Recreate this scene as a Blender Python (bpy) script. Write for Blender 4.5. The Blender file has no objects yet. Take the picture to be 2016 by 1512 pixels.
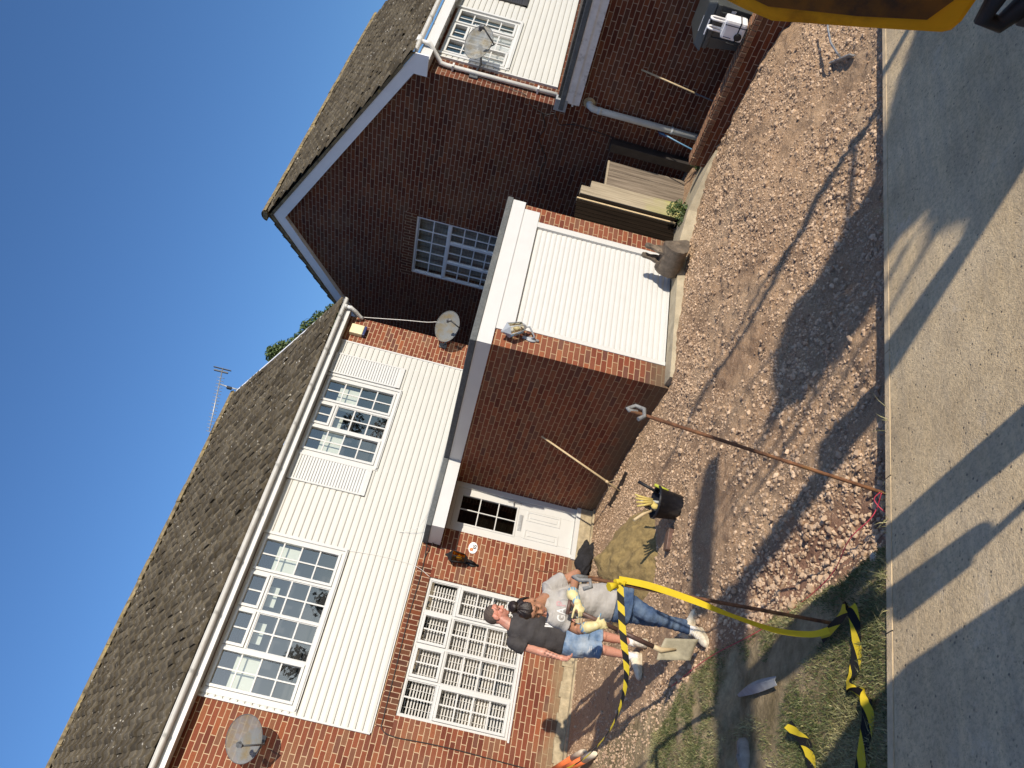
import bpy, bmesh, math, random
import numpy as np
from mathutils import Vector, Matrix
random.seed(7)
RNG = np.random.default_rng(11)
scene = bpy.context.scene
C = scene.collection

# ------------------------------------------------------------------ camera, sky, sun, exposure
CAM_RIGHT, CAM_UP, CAM_BACK = (0.169108675, -0.180525910, -0.968923450), (0.778859097, -0.577952232, 0.243617989), (-0.603970829, -0.795852759, 0.042867511)
cam_data = bpy.data.cameras.new('camera')
cam_data.sensor_fit = 'HORIZONTAL'
cam_data.sensor_width = 36.0
cam_data.lens = 27.398066
cam_data.clip_start = 0.05
cam_data.clip_end = 600
camera = bpy.data.objects.new('camera', cam_data)
camera.matrix_world = Matrix(((CAM_RIGHT[0], CAM_UP[0], CAM_BACK[0], 0), (CAM_RIGHT[1], CAM_UP[1], CAM_BACK[1], 0),
                              (CAM_RIGHT[2], CAM_UP[2], CAM_BACK[2], 0), (0, 0, 0, 1)))
C.objects.link(camera)
scene.camera = camera

SUN_DIR = Vector((-0.03, 1.0, -0.415)).normalized()          # the way the light travels
world = bpy.data.worlds.new('World')
scene.world = world
world.use_nodes = True
wn = world.node_tree
bg = wn.nodes['Background']
sky = wn.nodes.new('ShaderNodeTexSky')
sky.sky_type = 'NISHITA'
sky.sun_disc = False
sky.sun_elevation = math.asin(-SUN_DIR.z)
sky.sun_rotation = math.atan2(-SUN_DIR.x, -SUN_DIR.y)
sky.air_density = 1.0
sky.dust_density = 1.0
sky.ozone_density = 8.0
wn.links.new(sky.outputs['Color'], bg.inputs['Color'])
bg.inputs['Strength'].default_value = 0.12
sun_data = bpy.data.lights.new('sun', 'SUN')
sun_data.energy = 4.2
sun_data.angle = math.radians(0.5)
sun_data.color = (1.0, 0.905, 0.77)
sun = bpy.data.objects.new('sun', sun_data)
sun.rotation_euler = SUN_DIR.to_track_quat('-Z', 'Y').to_euler()
sun.location = (0, -20, 12)
C.objects.link(sun)
scene.view_settings.view_transform = 'Standard'
scene.view_settings.look = 'None'
scene.view_settings.gamma = 1.0
scene.view_settings.use_curve_mapping = False
scene.view_settings.exposure = 0.3

# ------------------------------------------------------------------ material helpers
class NT:
    def __init__(self, name):
        self.m = bpy.data.materials.new(name)
        self.m.use_nodes = True
        self.t = self.m.node_tree
        self.b = self.t.nodes['Principled BSDF']
        self.out = self.t.nodes['Material Output']
    def n(self, kind, **kw):
        x = self.t.nodes.new('ShaderNode' + kind)
        for k, v in kw.items():
            setattr(x, k, v)
        return x
    def l(self, a, b):
        self.t.links.new(a, b)
    def val(self, sock, v):
        if hasattr(v, 'is_linked') or isinstance(v, bpy.types.NodeSocket):
            self.l(v, sock)
        else:
            sock.default_value = v
    def math(self, op, a, b=None, c=None):
        x = self.n('Math', operation=op)
        self.val(x.inputs[0], a)
        if b is not None: self.val(x.inputs[1], b)
        if c is not None: self.val(x.inputs[2], c)
        return x.outputs[0]
    def mix(self, fac, a, b, blend='MIX'):
        x = self.n('MixRGB', blend_type=blend)
        self.val(x.inputs[0], fac)
        self.val(x.inputs[1], a if isinstance(a, bpy.types.NodeSocket) else (*a, 1))
        self.val(x.inputs[2], b if isinstance(b, bpy.types.NodeSocket) else (*b, 1))
        return x.outputs[0]
    def noise(self, vec, scale, detail=4, rough=0.55):
        x = self.n('TexNoise')
        x.inputs['Scale'].default_value = scale
        x.inputs['Detail'].default_value = detail
        x.inputs['Roughness'].default_value = rough
        if vec is not None: self.l(vec, x.inputs['Vector'])
        return x.outputs['Fac']
    def ramp(self, fac, stops, interp='LINEAR'):
        x = self.n('ValToRGB')
        x.color_ramp.interpolation = interp
        e = x.color_ramp.elements
        while len(e) < len(stops): e.new(0.5)
        for i, (p, c) in enumerate(stops):
            e[i].position = p
            e[i].color = (*c, 1) if len(c) == 3 else c
        self.l(fac, x.inputs[0])
        return x.outputs[0]
    def remap(self, v, a, b, c=0.0, d=1.0, smooth=False):
        x = self.n('MapRange', interpolation_type='SMOOTHSTEP' if smooth else 'LINEAR')
        self.val(x.inputs[0], v)
        for i, q in enumerate((a, b, c, d)): x.inputs[1 + i].default_value = q
        return x.outputs[0]
    def bump(self, h, strength=0.3, dist=0.01):
        x = self.n('Bump')
        x.inputs['Strength'].default_value = strength
        x.inputs['Distance'].default_value = dist
        self.l(h, x.inputs['Height'])
        self.l(x.outputs[0], self.b.inputs['Normal'])
    def obj(self):
        return self.n('TexCoord').outputs['Object']
    def geo(self):
        return self.n('NewGeometry').outputs['Position']

def mat(name, col, rough=0.6, var=0.12, scale=8.0, bump=0.0, metal=0.0, spec=0.5, bscale=None, dirt=None, dirt_amt=0.0, dirt_scale=3.0):
    q = NT(name)
    p = q.geo()
    n1 = q.noise(p, scale, 6, 0.6)
    lo = tuple(max(0, c * (1 - var * 1.6)) for c in col)
    hi = tuple(min(1, c * (1 + var * 1.2)) for c in col)
    c = q.ramp(n1, [(0.28, lo), (0.72, hi)])
    if dirt:
        n2 = q.noise(p, dirt_scale, 8, 0.65)
        f = q.remap(n2, 0.5, 0.7, 0, dirt_amt, True)
        c = q.mix(f, c, dirt)
    q.l(c, q.b.inputs['Base Color'])
    q.b.inputs['Roughness'].default_value = rough
    q.b.inputs['Metallic'].default_value = metal
    q.b.inputs['Specular IOR Level'].default_value = spec
    if bump:
        q.bump(q.noise(p, bscale or scale * 4, 6, 0.6), bump, 0.01)
    return q.m

def brick_mat(name, stops, mortar, stain_z=None, gray=0.0, soldier=False):
    q = NT(name)
    uv = q.n('UVMap').outputs[0]
    s = q.n('SeparateXYZ'); q.l(uv, s.inputs[0])
    wob = q.noise(uv, 9.0, 3)
    wob2 = q.noise(uv, 60.0, 3)
    wv = q.math('MULTIPLY', q.math('SUBTRACT', wob, 0.5), 0.010)
    wf = q.math('MULTIPLY', q.math('SUBTRACT', wob2, 0.5), 0.006)
    w = q.math('ADD', wv, wf)
    u0, v0 = s.outputs[0], s.outputs[1]
    if soldier: u0, v0 = v0, u0
    v = q.math('ADD', v0, w)
    u = q.math('ADD', u0, w)
    rv = q.math('DIVIDE', v, 0.075)
    row = q.math('FLOOR', rv)
    fv = q.math('FRACT', rv)
    odd = q.math('MODULO', q.math('ABSOLUTE', row), 2.0)
    jit = q.n('TexWhiteNoise', noise_dimensions='1D'); q.l(row, jit.inputs['W'])
    ru = q.math('ADD', q.math('ADD', q.math('DIVIDE', u, 0.225), q.math('MULTIPLY', odd, 0.5)), q.math('MULTIPLY', jit.outputs['Value'], 0.10))
    cell = q.math('FLOOR', ru)
    fu = q.math('FRACT', ru)
    cx = q.n('CombineXYZ'); q.l(cell, cx.inputs[0]); q.l(row, cx.inputs[1])
    wn_ = q.n('TexWhiteNoise', noise_dimensions='2D'); q.l(cx.outputs[0], wn_.inputs['Vector'])
    du = q.math('MULTIPLY', q.math('MINIMUM', fu, q.math('SUBTRACT', 1.0, fu)), 0.225)
    dv = q.math('MULTIPLY', q.math('MINIMUM', fv, q.math('SUBTRACT', 1.0, fv)), 0.075)
    d = q.math('MINIMUM', du, dv)
    m = q.remap(d, 0.0035, 0.0065, 1.0, 0.0, True)
    bc = q.ramp(wn_.outputs['Value'], stops)
    fine = q.noise(uv, 55.0, 5, 0.7)
    bc = q.mix(0.55, bc, q.ramp(fine, [(0.3, (0.45, 0.45, 0.45)), (0.7, (1.0, 1.0, 1.0))]), 'MULTIPLY')
    blot = q.noise(uv, 1.3, 4)
    bc = q.mix(q.remap(blot, 0.45, 0.75, 0, 0.25), bc, (0.30, 0.17, 0.10))
    mc = q.mix(q.noise(uv, 4.0, 4), tuple(c * 0.8 for c in mortar), mortar)
    c = q.mix(m, bc, mc)
    if stain_z is not None:
        sz = q.math('ADD', s.outputs[1], q.math('MULTIPLY', q.math('SUBTRACT', q.noise(uv, 3.0, 5), 0.5), 0.5))
        sf = q.remap(sz, stain_z - 0.10, stain_z + 0.22, 0.85, 0.0, True)
        c = q.mix(sf, c, q.mix(q.noise(uv, 14.0, 6, 0.7), (0.16, 0.105, 0.058), (0.33, 0.245, 0.14)))
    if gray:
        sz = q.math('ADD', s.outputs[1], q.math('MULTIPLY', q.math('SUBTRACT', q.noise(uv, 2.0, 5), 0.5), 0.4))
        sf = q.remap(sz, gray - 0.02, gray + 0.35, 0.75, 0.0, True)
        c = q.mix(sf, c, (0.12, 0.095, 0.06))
    q.l(c, q.b.inputs['Base Color'])
    q.b.inputs['Roughness'].default_value = 0.9
    q.b.inputs['Specular IOR Level'].default_value = 0.2
    h = q.math('ADD', q.math('MULTIPLY', m, -1.0), q.math('MULTIPLY', fine, 0.35))
    q.bump(h, 0.55, 0.008)
    return q.m

def glass_mat(name, refl=0.16, tint=(1, 1, 1)):
    q = NT(name)
    t = q.t
    t.nodes.remove(q.b)
    tr = q.n('BsdfTransparent'); tr.inputs[0].default_value = (*tint, 1)
    gl = q.n('BsdfGlossy'); gl.inputs['Roughness'].default_value = 0.015
    gl.inputs['Color'].default_value = (1.0, 0.92, 0.78, 1)
    lw = q.n('LayerWeight'); lw.inputs['Blend'].default_value = 0.25
    nb = q.n('Bump'); nb.inputs['Strength'].default_value = 0.02; nb.inputs['Distance'].default_value = 0.02
    q.l(q.noise(q.geo(), 1.2, 2), nb.inputs['Height'])
    q.l(nb.outputs[0], gl.inputs['Normal'])
    f = q.math('ADD', q.math('MULTIPLY', lw.outputs['Fresnel'], 0.8), refl)
    mx = q.n('MixShader')
    q.l(f, mx.inputs[0]); q.l(tr.outputs[0], mx.inputs[1]); q.l(gl.outputs[0], mx.inputs[2])
    q.l(mx.outputs[0], q.out.inputs['Surface'])
    return q.m

BR_STOPS = [(0.0, (0.175, 0.050, 0.030)), (0.22, (0.250, 0.070, 0.037)), (0.45, (0.310, 0.090, 0.045)), (0.62, (0.215, 0.075, 0.046)),
            (0.78, (0.375, 0.115, 0.050)), (0.90, (0.270, 0.120, 0.066)), (1.0, (0.165, 0.062, 0.047))]
MORTAR = (0.56, 0.40, 0.245)
M = {}
BR_STOPS = [(p, tuple(q * 0.80 for q in c)) for p, c in BR_STOPS]
M['brick'] = brick_mat('red stock brick', BR_STOPS, MORTAR, stain_z=-2.18)
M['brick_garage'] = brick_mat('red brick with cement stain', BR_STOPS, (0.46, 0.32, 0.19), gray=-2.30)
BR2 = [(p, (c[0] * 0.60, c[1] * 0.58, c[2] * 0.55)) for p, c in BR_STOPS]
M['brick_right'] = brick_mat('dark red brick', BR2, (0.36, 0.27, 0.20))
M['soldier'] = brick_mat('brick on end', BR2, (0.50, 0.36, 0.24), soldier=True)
M['cladding'] = mat('cream cladding board', (0.545, 0.532, 0.478), 0.42, 0.02, 3.0, dirt=(0.62, 0.56, 0.44), dirt_amt=0.10)
M['upvc'] = mat('white window plastic', (0.575, 0.568, 0.535), 0.30, 0.02, 5.0)
M['upvc_old'] = mat('peeling white paint', (0.66, 0.64, 0.62), 0.6, 0.08, 9.0, dirt=(0.20, 0.17, 0.14), dirt_amt=0.5, dirt_scale=7.0)
M['gutter'] = mat('grey white gutter plastic', (0.66, 0.65, 0.61), 0.4, 0.05, 5.0, dirt=(0.4, 0.37, 0.3), dirt_amt=0.35)
M['pipe'] = mat('pale grey pipe plastic', (0.56, 0.57, 0.53), 0.4, 0.05, 5.0, dirt=(0.4, 0.37, 0.3), dirt_amt=0.3)
M['glass'] = glass_mat('window glass', 0.15)
M['glass_dark'] = glass_mat('obscure door glass', 0.02, (0.35, 0.33, 0.28))
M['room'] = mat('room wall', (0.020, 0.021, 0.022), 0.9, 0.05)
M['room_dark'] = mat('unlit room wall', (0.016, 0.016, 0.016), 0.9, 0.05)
M['roller'] = mat('pale green roller blind', (0.50, 0.54, 0.46), 0.8, 0.03)
M['curtain_dim'] = mat('grey green curtain', (0.26, 0.29, 0.27), 0.8, 0.2, 5.0)
M['blind'] = mat('white blind slat', (0.86, 0.84, 0.79), 0.7, 0.03)
M['curtain'] = mat('net curtain', (0.74, 0.75, 0.74), 0.8, 0.12, 7.0)
M['black_paint'] = mat('black stained wood', (0.030, 0.025, 0.022), 0.5, 0.3, 9.0, 0.3)
M['felt'] = mat('grey mineral roofing felt', (0.105, 0.112, 0.112), 0.95, 0.18, 30.0, 0.5, bscale=160, dirt=(0.20, 0.20, 0.18), dirt_amt=0.4)
M['fascia'] = mat('white fascia board', (0.575, 0.57, 0.55), 0.4, 0.02, 4.0)
M['barge'] = mat('white bargeboard', (0.80, 0.80, 0.80), 0.5, 0.03, 4.0)
M['concrete'] = mat('weathered concrete', (0.42, 0.36, 0.25), 0.95, 0.15, 5.0, 0.5, bscale=70, dirt=(0.22, 0.19, 0.13), dirt_amt=0.6)
M['plinth'] = mat('crumbling cement render', (0.40, 0.325, 0.205), 0.95, 0.25, 9.0, 0.8, bscale=40, dirt=(0.24, 0.19, 0.11), dirt_amt=0.7, dirt_scale=5)
M['rust'] = mat('rusty iron', (0.17, 0.075, 0.035), 0.75, 0.4, 18.0, 0.4, metal=0.35, dirt=(0.32, 0.16, 0.05), dirt_amt=0.8, dirt_scale=5)
M['pin_grey'] = mat('dull grey steel bar', (0.20, 0.20, 0.195), 0.6, 0.25, 40.0, 0.4)
M['galv'] = mat('galvanised steel', (0.42, 0.43, 0.43), 0.45, 0.15, 30.0, 0.2, metal=0.6)
M['steel_worn'] = mat('worn brown steel', (0.165, 0.135, 0.105), 0.6, 0.25, 14.0, 0.3, metal=0.45, dirt=(0.36, 0.28, 0.2), dirt_amt=0.6, dirt_scale=6)
M['dish_metal'] = mat('grey painted bracket', (0.10, 0.105, 0.11), 0.5, 0.1)
M['rubber'] = mat('black rubber', (0.009, 0.009, 0.010), 0.6, 0.3, 20.0, 0.2)
M['black_plastic'] = mat('black bucket plastic', (0.010, 0.011, 0.016), 0.5, 0.3, 12.0, 0.1, spec=.3, dirt=(0.10, 0.095, 0.09), dirt_amt=0.4, dirt_scale=9)
M['bin_plastic'] = mat('dark grey bin plastic', (0.060, 0.066, 0.066), 0.4, 0.1, 8.0, 0.05)
M['yellow_paint'] = mat('yellow machine paint', (0.85, 0.36, 0.004), 0.5, 0.10, 6.0, 0.05, spec=.25, dirt=(0.35, 0.12, 0.004), dirt_amt=0.8, dirt_scale=3)
M['wood_pale'] = mat('pale ash handle', (0.55, 0.42, 0.24), 0.6, 0.1, 20.0)
M['wood_brown'] = mat('dark worn shaft', (0.13, 0.07, 0.05), 0.5, 0.3, 25.0)
M['blue_paint'] = mat('blue plastic', (0.05, 0.09, 0.42), 0.4, 0.1)
M['blue_pale'] = mat('faded blue plastic', (0.14, 0.30, 0.46), 0.4, 0.2)
M['orange'] = mat('orange plastic', (0.85, 0.20, 0.06), 0.45, 0.1)
M['cream_tip'] = mat('dirty cream plastic', (0.72, 0.62, 0.46), 0.6, 0.12)
M['white_plastic'] = mat('white appliance plastic', (0.80, 0.79, 0.78), 0.35, 0.03)
M['black_cloth'] = mat('black cloth', (0.014, 0.013, 0.015), 0.9, 0.4, 12.0, 0.5)
M['cable'] = mat('black cable', (0.02, 0.018, 0.016), 0.5, 0.1)
M['wire'] = mat('white cable', (0.75, 0.72, 0.66), 0.5, 0.05)
M['alarm'] = mat('aged cream plastic', (0.70, 0.62, 0.37), 0.5, 0.04)
M['navy'] = mat('navy plastic', (0.03, 0.04, 0.12), 0.4, 0.1)
M['string'] = mat('red builders line', (0.55, 0.05, 0.08), 0.7, 0.05)
M['lead'] = mat('grey lead sheet', (0.30, 0.31, 0.31), 0.6, 0.15, 12.0, 0.2)
M['bark'] = mat('brown bark', (0.10, 0.075, 0.05), 0.95, 0.3, 12.0, 0.8)
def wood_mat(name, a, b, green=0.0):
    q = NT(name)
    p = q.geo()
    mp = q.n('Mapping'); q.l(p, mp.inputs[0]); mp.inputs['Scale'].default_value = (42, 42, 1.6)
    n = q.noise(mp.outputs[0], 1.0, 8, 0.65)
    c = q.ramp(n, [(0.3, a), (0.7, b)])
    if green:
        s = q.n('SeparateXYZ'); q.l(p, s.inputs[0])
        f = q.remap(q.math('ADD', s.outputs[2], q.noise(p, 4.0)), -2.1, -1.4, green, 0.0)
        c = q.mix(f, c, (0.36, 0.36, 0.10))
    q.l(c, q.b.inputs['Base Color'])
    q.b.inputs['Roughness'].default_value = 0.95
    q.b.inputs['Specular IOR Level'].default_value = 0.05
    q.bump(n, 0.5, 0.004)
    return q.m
M['wood_grey'] = wood_mat('weathered grey boards', (0.085, 0.066, 0.050), (0.30, 0.245, 0.185))
M['wood_post'] = wood_mat('weathered post with algae', (0.22, 0.18, 0.125), (0.44, 0.375, 0.27), 0.8)
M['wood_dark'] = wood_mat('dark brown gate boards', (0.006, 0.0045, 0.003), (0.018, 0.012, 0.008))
def leaf_mat(name, a, b):
    q = NT(name)
    at = q.n('Attribute', attribute_name='tint')
    c = q.ramp(at.outputs['Fac'], [(0.0, a), (1.0, b)])
    q.l(c, q.b.inputs['Base Color'])
    q.b.inputs['Roughness'].default_value = 0.6
    q.b.inputs['Subsurface Weight'].default_value = 0.0
    return q.m
M['leaf'] = leaf_mat('green leaf', (0.030, 0.060, 0.014), (0.110, 0.150, 0.040))
M['leaf_dark'] = leaf_mat('dark green leaf', (0.016, 0.034, 0.010), (0.050, 0.080, 0.024))
M['grass'] = leaf_mat('grass blade', (0.075, 0.100, 0.025), (0.460, 0.400, 0.190))
M['stone'] = leaf_mat('broken stone', (0.28, 0.180, 0.108), (0.66, 0.480, 0.315))
def dish_mat():
    q = NT('perforated dish mesh')
    q.t.nodes.remove(q.b)
    d = q.n('BsdfPrincipled')
    c = q.mix(q.remap(q.noise(q.geo(), 7.0, 5), 0.42, 0.68), (0.21, 0.22, 0.22), (0.22, 0.18, 0.11))
    q.l(c, d.inputs['Base Color']); d.inputs['Roughness'].default_value = 0.9; d.inputs['Specular IOR Level'].default_value = 0.1
    tr = q.n('BsdfTransparent')
    mx = q.n('MixShader'); mx.inputs[0].default_value = 0.80
    q.l(tr.outputs[0], mx.inputs[1]); q.l(d.outputs[0], mx.inputs[2])
    q.l(mx.outputs[0], q.out.inputs['Surface'])
    return q.m
M['dish'] = dish_mat()
def stripes_mat():
    q = NT('black and yellow barrier tape')
    uv = q.n('UVMap').outputs[0]
    s = q.n('SeparateXYZ'); q.l(uv, s.inputs[0])
    k = q.math('FRACT', q.math('DIVIDE', q.math('ADD', s.outputs[0], s.outputs[1]), 0.11))
    f = q.math('GREATER_THAN', k, 0.5)
    c = q.mix(f, (0.52, 0.39, 0.025), (0.012, 0.012, 0.012))
    q.l(c, q.b.inputs['Base Color']); q.b.inputs['Roughness'].default_value = 0.65
    q.b.inputs['Specular IOR Level'].default_value = 0.15
    return q.m
M['tape'] = stripes_mat()
M['tape_back'] = mat('plain yellow tape', (0.60, 0.44, 0.02), 0.6, 0.05, spec=0.2)

# ------------------------------------------------------------------ object helpers
ORG = {}
def link(o):
    C.objects.link(o); return o
def root(name, loc, label, cat, group=None):
    o = bpy.data.objects.new(name, None)
    o.empty_display_size = 0.1
    o.location = loc
    link(o)
    ORG[o.name] = Vector(loc)
    o['label'] = label; o['category'] = cat
    if group: o['group'] = group
    return o
def tag(o, label, cat, group=None):
    o['label'] = label; o['category'] = cat
    if group: o['group'] = group
    return o
def kind(o, k):
    o['kind'] = k
    return o

def set_box_uv(me):
    n = len(me.loops)
    co = np.empty(len(me.vertices) * 3, np.float32); me.vertices.foreach_get('co', co); co = co.reshape(-1, 3)
    vi = np.empty(n, np.int32); me.loops.foreach_get('vertex_index', vi)
    no = np.empty(len(me.polygons) * 3, np.float32); me.polygons.foreach_get('normal', no); no = np.abs(no.reshape(-1, 3))
    lt = np.empty(len(me.polygons), np.int32); me.polygons.foreach_get('loop_total', lt)
    ax = np.repeat(no.argmax(1), lt)
    p = co[vi]
    uv = np.where((ax == 0)[:, None], p[:, [1, 2]], np.where((ax == 1)[:, None], p[:, [0, 2]], p[:, [0, 1]]))
    lay = me.uv_layers.new(name='UVMap')
    lay.data.foreach_set('uv', uv.astype(np.float32).ravel())

class MB:
    def __init__(self):
        self.v = []; self.f = []; self.sm = []; self.uv = None
    def add(self, vs, fs, smooth=False):
        o = len(self.v)
        self.v += [tuple(map(float, p)) for p in vs]
        self.f += [tuple(i + o for i in f) for f in fs]
        self.sm += [smooth] * len(fs)
        return self
    def box(self, x0, x1, y0, y1, z0, z1):
        vs = [(x0, y0, z0), (x1, y0, z0), (x1, y1, z0), (x0, y1, z0), (x0, y0, z1), (x1, y0, z1), (x1, y1, z1), (x0, y1, z1)]
        return self.add(vs, [(0, 3, 2, 1), (4, 5, 6, 7), (0, 1, 5, 4), (1, 2, 6, 5), (2, 3, 7, 6), (3, 0, 4, 7)])
    def obox(self, c, ax, ay, az):
        c, ax, ay, az = map(Vector, (c, ax, ay, az))
        vs = [c + ax * i + ay * j + az * k for k in (-1, 1) for j, i in ((-1, -1), (-1, 1), (1, 1), (1, -1))]
        fs = [(0, 3, 2, 1), (4, 5, 6, 7), (0, 1, 5, 4), (1, 2, 6, 5), (2, 3, 7, 6), (3, 0, 4, 7)]
        if ax.cross(ay).dot(az) < 0: fs = [f[::-1] for f in fs]
        return self.add(vs, fs)
    def bar(self, a, b, w, h, up=(0, 0, 1)):
        a, b = Vector(a), Vector(b)
        d = (b - a).normalized(); upv = Vector(up)
        if abs(d.dot(upv)) > 0.98: upv = Vector((0, 1, 0))
        s = d.cross(upv).normalized(); t = s.cross(d)
        return self.obox((a + b) / 2, (b - a) / 2, s * w / 2, t * h / 2)
    def tube(self, pts, r, n=10, cap=True, smooth=True, sx=1.0):
        pts = [Vector(p) for p in pts]
        rs = list(r) if hasattr(r, '__len__') else [r] * len(pts)
        rings = []; prev = None
        for i, p in enumerate(pts):
            if i == 0: d = pts[1] - p
            elif i == len(pts) - 1: d = p - pts[i - 1]
            else: d = (pts[i + 1] - p).normalized() + (p - pts[i - 1]).normalized()
            d.normalize()
            if prev is None:
                a = Vector((0, 0, 1)) if abs(d.z) < 0.9 else Vector((1, 0, 0))
                s = d.cross(a).normalized()
            else:
                s = (prev - d * prev.dot(d)).normalized()
            prev = s; t = d.cross(s)
            rings.append([p + (s * math.cos(2 * math.pi * k / n) * sx + t * math.sin(2 * math.pi * k / n)) * rs[i] for k in range(n)])
        vs = [q for ring in rings for q in ring]
        fs = []
        for i in range(len(rings) - 1):
            for k in range(n):
                k2 = (k + 1) % n
                fs.append((i * n + k, i * n + k2, (i + 1) * n + k2, (i + 1) * n + k))
        self.add(vs, fs, smooth)
        if cap:
            o = len(self.v) - len(vs)
            self.f.append(tuple(o + k for k in reversed(range(n)))); self.sm.append(False)
            e = o + (len(rings) - 1) * n
            self.f.append(tuple(e + k for k in range(n))); self.sm.append(False)
        return self
    def prism(self, poly, d):
        """closed polygon (3-D points) pushed along d"""
        poly = [Vector(p) for p in poly]; d = Vector(d); n = len(poly)
        nrm = Vector((0, 0, 0))
        for i in range(n): nrm += poly[i].cross(poly[(i + 1) % n])
        if nrm.dot(d) > 0: poly = poly[::-1]
        vs = poly + [p + d for p in poly]
        fs = [tuple(range(n)), tuple(range(2 * n - 1, n - 1, -1))]
        for i in range(n):
            j = (i + 1) % n
            fs.append((i, i + n, j + n, j))
        return self.add(vs, fs)
    def strip(self, prof, d, smooth=False):
        """open polyline (3-D points) swept along d"""
        prof = [Vector(p) for p in prof]; d = Vector(d); n = len(prof)
        return self.add(prof + [p + d for p in prof], [(i, i + n, i + n + 1, i + 1) for i in range(n - 1)], smooth)
    def quad(self, a, b, c, d):
        return self.add([a, b, c, d], [(0, 1, 2, 3)])
    def sphere(self, c, r, nu=14, nv=8, sc=(1, 1, 1), rot=None):
        vs = []; c = Vector(c)
        for j in range(nv + 1):
            th = math.pi * j / nv
            for i in range(nu):
                ph = 2 * math.pi * i / nu
                q = Vector((math.sin(th) * math.cos(ph) * sc[0], math.sin(th) * math.sin(ph) * sc[1], math.cos(th) * sc[2])) * r
                if rot is not None: q = rot @ q
                vs.append(c + q)
        fs = []
        for j in range(nv):
            for i in range(nu):
                i2 = (i + 1) % nu
                fs.append((j * nu + i, (j + 1) * nu + i, (j + 1) * nu + i2, j * nu + i2))
        return self.add(vs, fs, True)
    def wall(self, axis, val, a0, a1, z0, z1, holes, depth):
        """wall sheet in the plane axis=val between a0..a1, with rectangular holes and reveals depth deep"""
        A = sorted({a0, a1, *[h[0] for h in holes], *[h[1] for h in holes]})
        Z = sorted({z0, z1, *[h[2] for h in holes], *[h[3] for h in holes]})
        P = (lambda a, z, d=0: (val + d, a, z)) if axis == 'X' else (lambda a, z, d=0: (a, val + d, z))
        flip = axis == 'X'
        for i in range(len(A) - 1):
            for j in range(len(Z) - 1):
                ca, cz = (A[i] + A[i + 1]) / 2, (Z[j] + Z[j + 1]) / 2
                if any(h[0] < ca < h[1] and h[2] < cz < h[3] for h in holes): continue
                q = [P(A[i], Z[j]), P(A[i + 1], Z[j]), P(A[i + 1], Z[j + 1]), P(A[i], Z[j + 1])]
                self.quad(*(q[::-1] if flip else q))
        for h in holes:
            x0, x1, y0, y1 = h[:4]
            self.quad(P(x0, y0), P(x0, y1), P(x0, y1, depth), P(x0, y0, depth))
            self.quad(P(x1, y1), P(x1, y0), P(x1, y0, depth), P(x1, y1, depth))
            self.quad(P(x0, y1), P(x1, y1), P(x1, y1, depth), P(x0, y1, depth))
            self.quad(P(x1, y0), P(x0, y0), P(x0, y0, depth), P(x1, y0, depth))
        return self
    def build(self, name, material, parent=None, bevel=0.0, uv=True):
        me = bpy.data.meshes.new(name)
        off = Vector((0, 0, 0))
        if parent is not None:
            off = ORG.get(parent.name, Vector((0, 0, 0)))
        me.from_pydata(self.v, [], self.f)
        me.polygons.foreach_set('use_smooth', self.sm)
        me.update()
        if bevel > 0:
            bm = bmesh.new(); bm.from_mesh(me)
            es = [e for e in bm.edges if len(e.link_faces) == 2 and e.calc_face_angle(0) > 0.6]
            bmesh.ops.bevel(bm, geom=es, offset=bevel, segments=2, profile=0.6, affect='EDGES', clamp_overlap=True)
            bm.to_mesh(me); bm.free(); me.update()
        if uv and self.uv is None: set_box_uv(me)
        if self.uv is not None:
            lay = me.uv_layers.new(name='UVMap')
            for i, l in enumerate(me.loops): lay.data[i].uv = self.uv[l.vertex_index]
        if off.length > 0: me.transform(Matrix.Translation(-off))
        me.materials.append(material)
        o = bpy.data.objects.new(name, me)
        link(o)
        if parent is not None:
            o.parent = parent
            ORG[o.name] = off
        else:
            ORG[o.name] = Vector((0, 0, 0))
        return o
def np_mesh(name, verts, faces, material, parent=None, tint=None, smooth=False):
    """fast mesh from numpy arrays; faces (m,k)"""
    me = bpy.data.meshes.new(name)
    off = ORG.get(parent.name, Vector((0, 0, 0))) if parent is not None else Vector((0, 0, 0))
    verts = np.asarray(verts, np.float32) - np.array(off, np.float32)
    faces = np.asarray(faces, np.int32)
    m, k = faces.shape
    me.vertices.add(len(verts)); me.vertices.foreach_set('co', verts.ravel())
    me.loops.add(m * k); me.loops.foreach_set('vertex_index', faces.ravel())
    me.polygons.add(m)
    me.polygons.foreach_set('loop_start', np.arange(0, m * k, k, dtype=np.int32))
    me.polygons.foreach_set('loop_total', np.full(m, k, np.int32))
    me.polygons.foreach_set('use_smooth', np.full(m, smooth))
    me.update(calc_edges=True)
    if tint is not None:
        a = me.attributes.new('tint', 'FLOAT', 'POINT')
        a.data.foreach_set('value', np.asarray(tint, np.float32))
    me.materials.append(material)
    o = bpy.data.objects.new(name, me); link(o)
    if parent is not None: o.parent = parent; ORG[o.name] = off
    return o
def copy_tree(o, parent=None):
    c = o.copy(); C.objects.link(c)
    if parent is not None: c.parent = parent
    for ch in list(o.children): copy_tree(ch, c)
    return c
def rot_to(d):
    return Vector((0, 0, 1)).rotation_difference(Vector(d).normalized()).to_matrix()
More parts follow.
